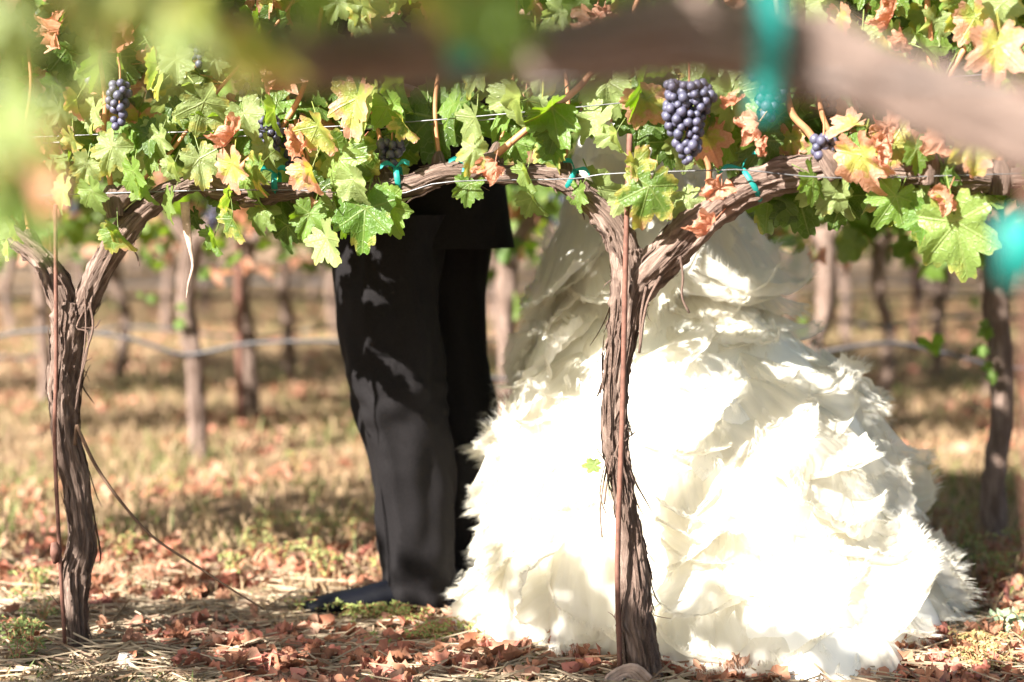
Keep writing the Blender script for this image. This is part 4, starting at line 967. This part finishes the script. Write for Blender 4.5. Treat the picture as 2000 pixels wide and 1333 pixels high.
LITC = [(.46, .16, .10), (.48, .23, .15), (.36, .13, .065), (.46, .27, .18), (.32, .13, .065), (.50, .17, .13), (.27, .12, .065)]
def litcol(r_):
    c = LITC[int(r_.integers(len(LITC)))]; k = r_.uniform(.75, 1.15); return (c[0] * k, c[1] * k, c[2] * k, .0)
lit = []
for _ in range(13000):
    dd = 3.0 + 13 * rng.random() ** 1.6; xx = (rng.random() - .5) * (dd * .68 + .4)
    q = MN.noise(Vector((xx * 1.6, dd * 1.6, 31))) + .35 * MN.noise(Vector((xx * 5, dd * 5, 3)))
    ry = 3.302 - SLOPE * xx
    q += .40 * math.exp(-((dd - ry - .95) / .35) ** 2) + (.10 if dd > 5.5 else 0)
    if q - .06 * math.exp(-((dd - ry) / .4) ** 2) > .16: lit.append((xx, dd))
def sampl(r_, it=iter(lit)):
    a, b = next(it); return (a, b, gz(a, b) + .008 + .012 * r_.random())
# plain leaf colour for litter: its own procedural material
t = NT('dead_leaf'); at_ = t.new('ShaderNodeAttribute', attribute_name='Col'); oi = t.new('ShaderNodeObjectInfo'); uvn = t.new('ShaderNodeUVMap').outputs[0]
n = t.noise(uvn, 5, 4); c = t.mix(t.math('MULTIPLY', n, .6), at_.outputs['Color'], (.30, .15, .09)); t.link(c, t.b.inputs['Base Color']); t.b.inputs['Roughness'].default_value = .7
t.translucent(c, .2); M_DEADC = t.m
t = NT('dead_leaf_single'); oi = t.new('ShaderNodeObjectInfo'); uvn = t.new('ShaderNodeUVMap').outputs[0]
n = t.noise(uvn, 4, 5); c = t.mix(t.math('MULTIPLY', n, .6), oi.outputs['Color'], (.27, .13, .07)); t.link(c, t.b.inputs['Base Color']); t.b.inputs['Roughness'].default_value = .65
t.bump(n, .5, .02); t.translucent(c, .22); M_DEADO = t.m
nl = len(lit)
tag(obj('leaf_litter', mass_leaves(nl, sampl, LOWD + LOW[:1], (.019, .042), litcol, 55, (0, 0, 1), .55), M_DEADC), 'scattered pink-brown dead vine leaves covering the ground', 'leaf litter', kind='stuff')
FALL = []
for m_ in DRY_MESH[2:] + GREEN_MESH[3:5]:
    c_ = m_.copy(); c_.materials.clear(); c_.materials.append(M_DEADO); FALL.append(c_)
for k in range(110):
    px = rng.uniform(-20, 2020); py = 1150 + 190 * rng.random() ** .8
    if 900 < px < 1850 and py < 1240: continue
    g = G(px, py); s = rng.uniform(.022, .042)
    Rm = Matrix.Rotation(rng.uniform(0, 6.28), 3, 'Z') @ Matrix.Rotation(rng.gauss(0, .5), 3, 'X') @ Matrix.Rotation(rng.gauss(0, .5), 3, 'Y')
    side_ = 'left of the gown' if px < 1000 else ('in front of the gown' if px < 1800 else 'right of the gown')
    o = obj('fallen_leaf', rng.choice(FALL), mw=Matrix.Translation((g.x, g.y, gz(g.x, g.y) + .016 + .012 * rng.random())) @ Rm.to_4x4() @ Matrix.Diagonal((s, s, s, 1)))
    c = rng.choice(LITC); o.color = (*c, 1)
    tag(o, 'curled dead vine leaf lying under the vines, ' + side_, 'leaf', 'fallen leaves ' + side_)
def twig(px0, py0, px1, py1, r, label, mat=None, z0=.01, z1=.01, group=None):
    a = G(px0, py0); b = G(px1, py1); a.z = gz(a.x, a.y) + z0; b.z = gz(b.x, b.y) + z1; m_ = (a + b) / 2 + Vector((0, rng.uniform(-.02, .02), rng.uniform(.004, .014)))
    o = obj('twig', mk_mesh('twig', *tube([a, m_, b], [r, r * .9, r * .5], 6, 14, lump=.3, seed=px0)), mat or M_TWIG); return tag(o, label, 'twig', group)
twig(860, 1225, 1010, 1262, .0045, 'orange-brown cane lying left of the forked trunk base', M_CANE, .02, .012); twig(1020, 1240, 1160, 1290, .004, 'orange cane pointing at the base of the rusty rod', M_CANE)
twig(930, 1330, 1090, 1270, .004, 'slanting cane among dead leaves at bottom centre', M_CANE); twig(1010, 1252, 1200, 1250, .004, 'level cane resting on leaves beside the rusty rod', M_CANE, .02, .02)
twig(30, 1180, 260, 1178, .004, 'long pale stick lying behind the left trunk'); twig(170, 1225, 330, 1222, .005, 'brown stick on the ground right of the left trunk'); twig(420, 1285, 640, 1240, .005, 'dark stick lying across the shade left of the shoe')
twig(330, 1327, 480, 1325, .005, 'pale stick at the bottom edge left of centre'); twig(570, 1300, 620, 1335, .005, 'short grey stick at the bottom edge'); twig(0, 1305, 60, 1335, .006, 'grey stick in the bottom left corner')
for k in range(70):
    px = rng.uniform(0, 1200) if k < 55 else rng.uniform(1820, 2000); py = rng.uniform(1170, 1335)
    twig(px, py, px + rng.uniform(-70, 70), py + rng.uniform(-25, 25), rng.uniform(.001, .0024), 'thin dry straw stem lying in the litter under the vines', None, .012, .015, 'straw stems in the litter')
def stone(px, py, s, label, hz=.7):
    bm = bmesh.new(); bmesh.ops.create_icosphere(bm, subdivisions=2, radius=1)
    for v in bm.verts: v.co *= 1 + .35 * MN.noise(v.co * 1.3 + Vector((px, 0, 0))); v.co.z *= hz
    me = bpy.data.meshes.new('stone'); bm.to_mesh(me); bm.free(); g = G(px, py)
    o = obj('stone', me, M_STONE, mw=Matrix.Translation((g.x, g.y, gz(g.x, g.y) + s * .3)) @ Matrix.Rotation(px, 4, 'Z') @ Matrix.Diagonal((s, s, s, 1))); return tag(o, label, 'stone')
stone(246, 1312, .020, 'pointed pale stone on the ground right of the left trunk', 1.2); stone(380, 1285, .013, 'small rounded pale stone in the shade left of the shoe'); stone(690, 1268, .014, 'grey stone under the weeds below the dark shoe'); stone(450, 1278, .012, 'small dark grey stone beside a stick'); stone(1855, 1285, .014, 'white pebble on the ground right of the gown hem')
# dry peel at foot of centre trunk
pe = []
for q in range(7):
    a0 = rng.uniform(-.3, .9); pe.append(tube([P(1290 - 12 * q, 1345 - 2 * q, 3.20), P(1240 - 4 * q, 1302 + 4 * q, 3.19), P(1190 - q, 1318 + 6 * q, 3.18), P(1178, 1345 + 3 * q, 3.17)], [.004, .006, .005, .003], 6, 14, lump=.5, seed=q, flat=.4))
tag(obj('bark_peel', mk_mesh('bark_peel', *joinm(pe)), M_DEAD), 'curled grey-brown bark peelings at foot of the forked trunk', 'bark')
# sprawling weeds
def weed(px, py, n, spread, hh, label, col, group, leaf=.006):
    g = G(px, py); z = gz(g.x, g.y); v = thing('weed', label, 'weed', (g.x, g.y, z), group); st = []; Vs = []; Fs = []; Us = []; Cs = []; off = 0
    for k in range(n):
        a = rng.uniform(0, 6.28); e = Vector((math.cos(a) * spread * rng.uniform(.5, 1), math.sin(a) * spread * .6, hh * rng.uniform(.3, 1)))
        m_ = e * .5 + Vector((0, 0, hh * .45)); st.append(tube([(0, 0, 0), m_, e], [.0011, .0010, .0006], 4, 8))
        for q in range(13):
            f = .2 + .8 * q / 12; p = (m_ * (2 * f) if f < .5 else m_ + (e - m_) * (2 * f - 1)); s = leaf * rng.uniform(.6, 1.25)
            N_ = Vector((rng.gauss(0, .6), rng.gauss(-.3, .6), 1)).normalized(); T = Vector((rng.gauss(0, 1), rng.gauss(0, 1), .2)); T -= N_ * T.dot(N_); T.normalize(); X = T.cross(N_)
            c4 = [p, p + T * s + X * s * .45, p + T * s * 2, p + T * s - X * s * .45]
            Vs += [tuple(c) for c in c4]; Fs.append((off, off + 1, off + 2, off + 3)); off += 4; kk = rng.uniform(.8, 1.2); Cs += [(col[0] * kk, col[1] * kk, col[2] * kk, 1)] * 4
    obj('stems', mk_mesh('stems', *joinm(st)), M_CANE, v); tag(obj('foliage', mk_mesh('foliage', Vs, Fs, None, Cs), M_GRASS, v), kind='stuff')
for k in range(26):
    weed(rng.uniform(640, 800) if k % 3 == 0 else rng.uniform(590, 960), rng.uniform(1205, 1225) if k % 3 == 0 else rng.uniform(1195, 1270), 7, .06, .045, 'sprawling small-leaved green weed at the feet of the couple', (.26, .30, .09), 'weeds at the feet of the couple')
for k in range(12): weed(rng.uniform(0, 110), rng.uniform(1150, 1325), 6, .05, .06, 'small green weed around the left trunk base', (.22, .28, .09), 'weeds around the left trunk')
for k in range(9): weed(rng.uniform(1830, 2000), rng.uniform(1240, 1325), 6, .05, .05, 'small dry weed on the ground right of the gown', (.36, .30, .13), 'weeds right of the gown')
for k in range(34):
    px = rng.uniform(150, 760) if k < 22 else rng.uniform(1760, 1990); weed(px, rng.uniform(930, 1150), 6, .06, .09, 'tall thin weed in the alley behind the vines', (.24, .26, .09), 'weeds in the alley behind', .008)
weed(1975, 1250, 6, .05, .05, 'pale blue-green seedling at the bottom right edge', (.30, .38, .24), None, .014)
# young leafy suckers on the trunks behind
for px, py, n, v in ((345, 610, 4, BGV[0]), (400, 520, 3, BGV[0]), (1572, 640, 3, BGV[2]), (1925, 660, 4, BGV[3]), (1940, 720, 2, BGV[3]), (290, 570, 2, BGV[0])):
    for k in range(n):
        c_ = P(px + rng.uniform(-18, 18), py + rng.uniform(-28, 28), v.location.y - .06 + rng.uniform(-.05, .05)); R_ = leaf_frame(rng.gauss(0, 40), rng.uniform(-50, 50), 0)
        s_ = rng.uniform(.018, .03); o = obj('leaf', rng.choice(GREEN_MESH), None, v); o.matrix_local = v.matrix_basis.inverted() @ (Matrix.Translation(c_) @ R_.to_4x4() @ Matrix.Diagonal((s_, s_, s_, 1)))
        o.color = (.10, .18, .03, .1)
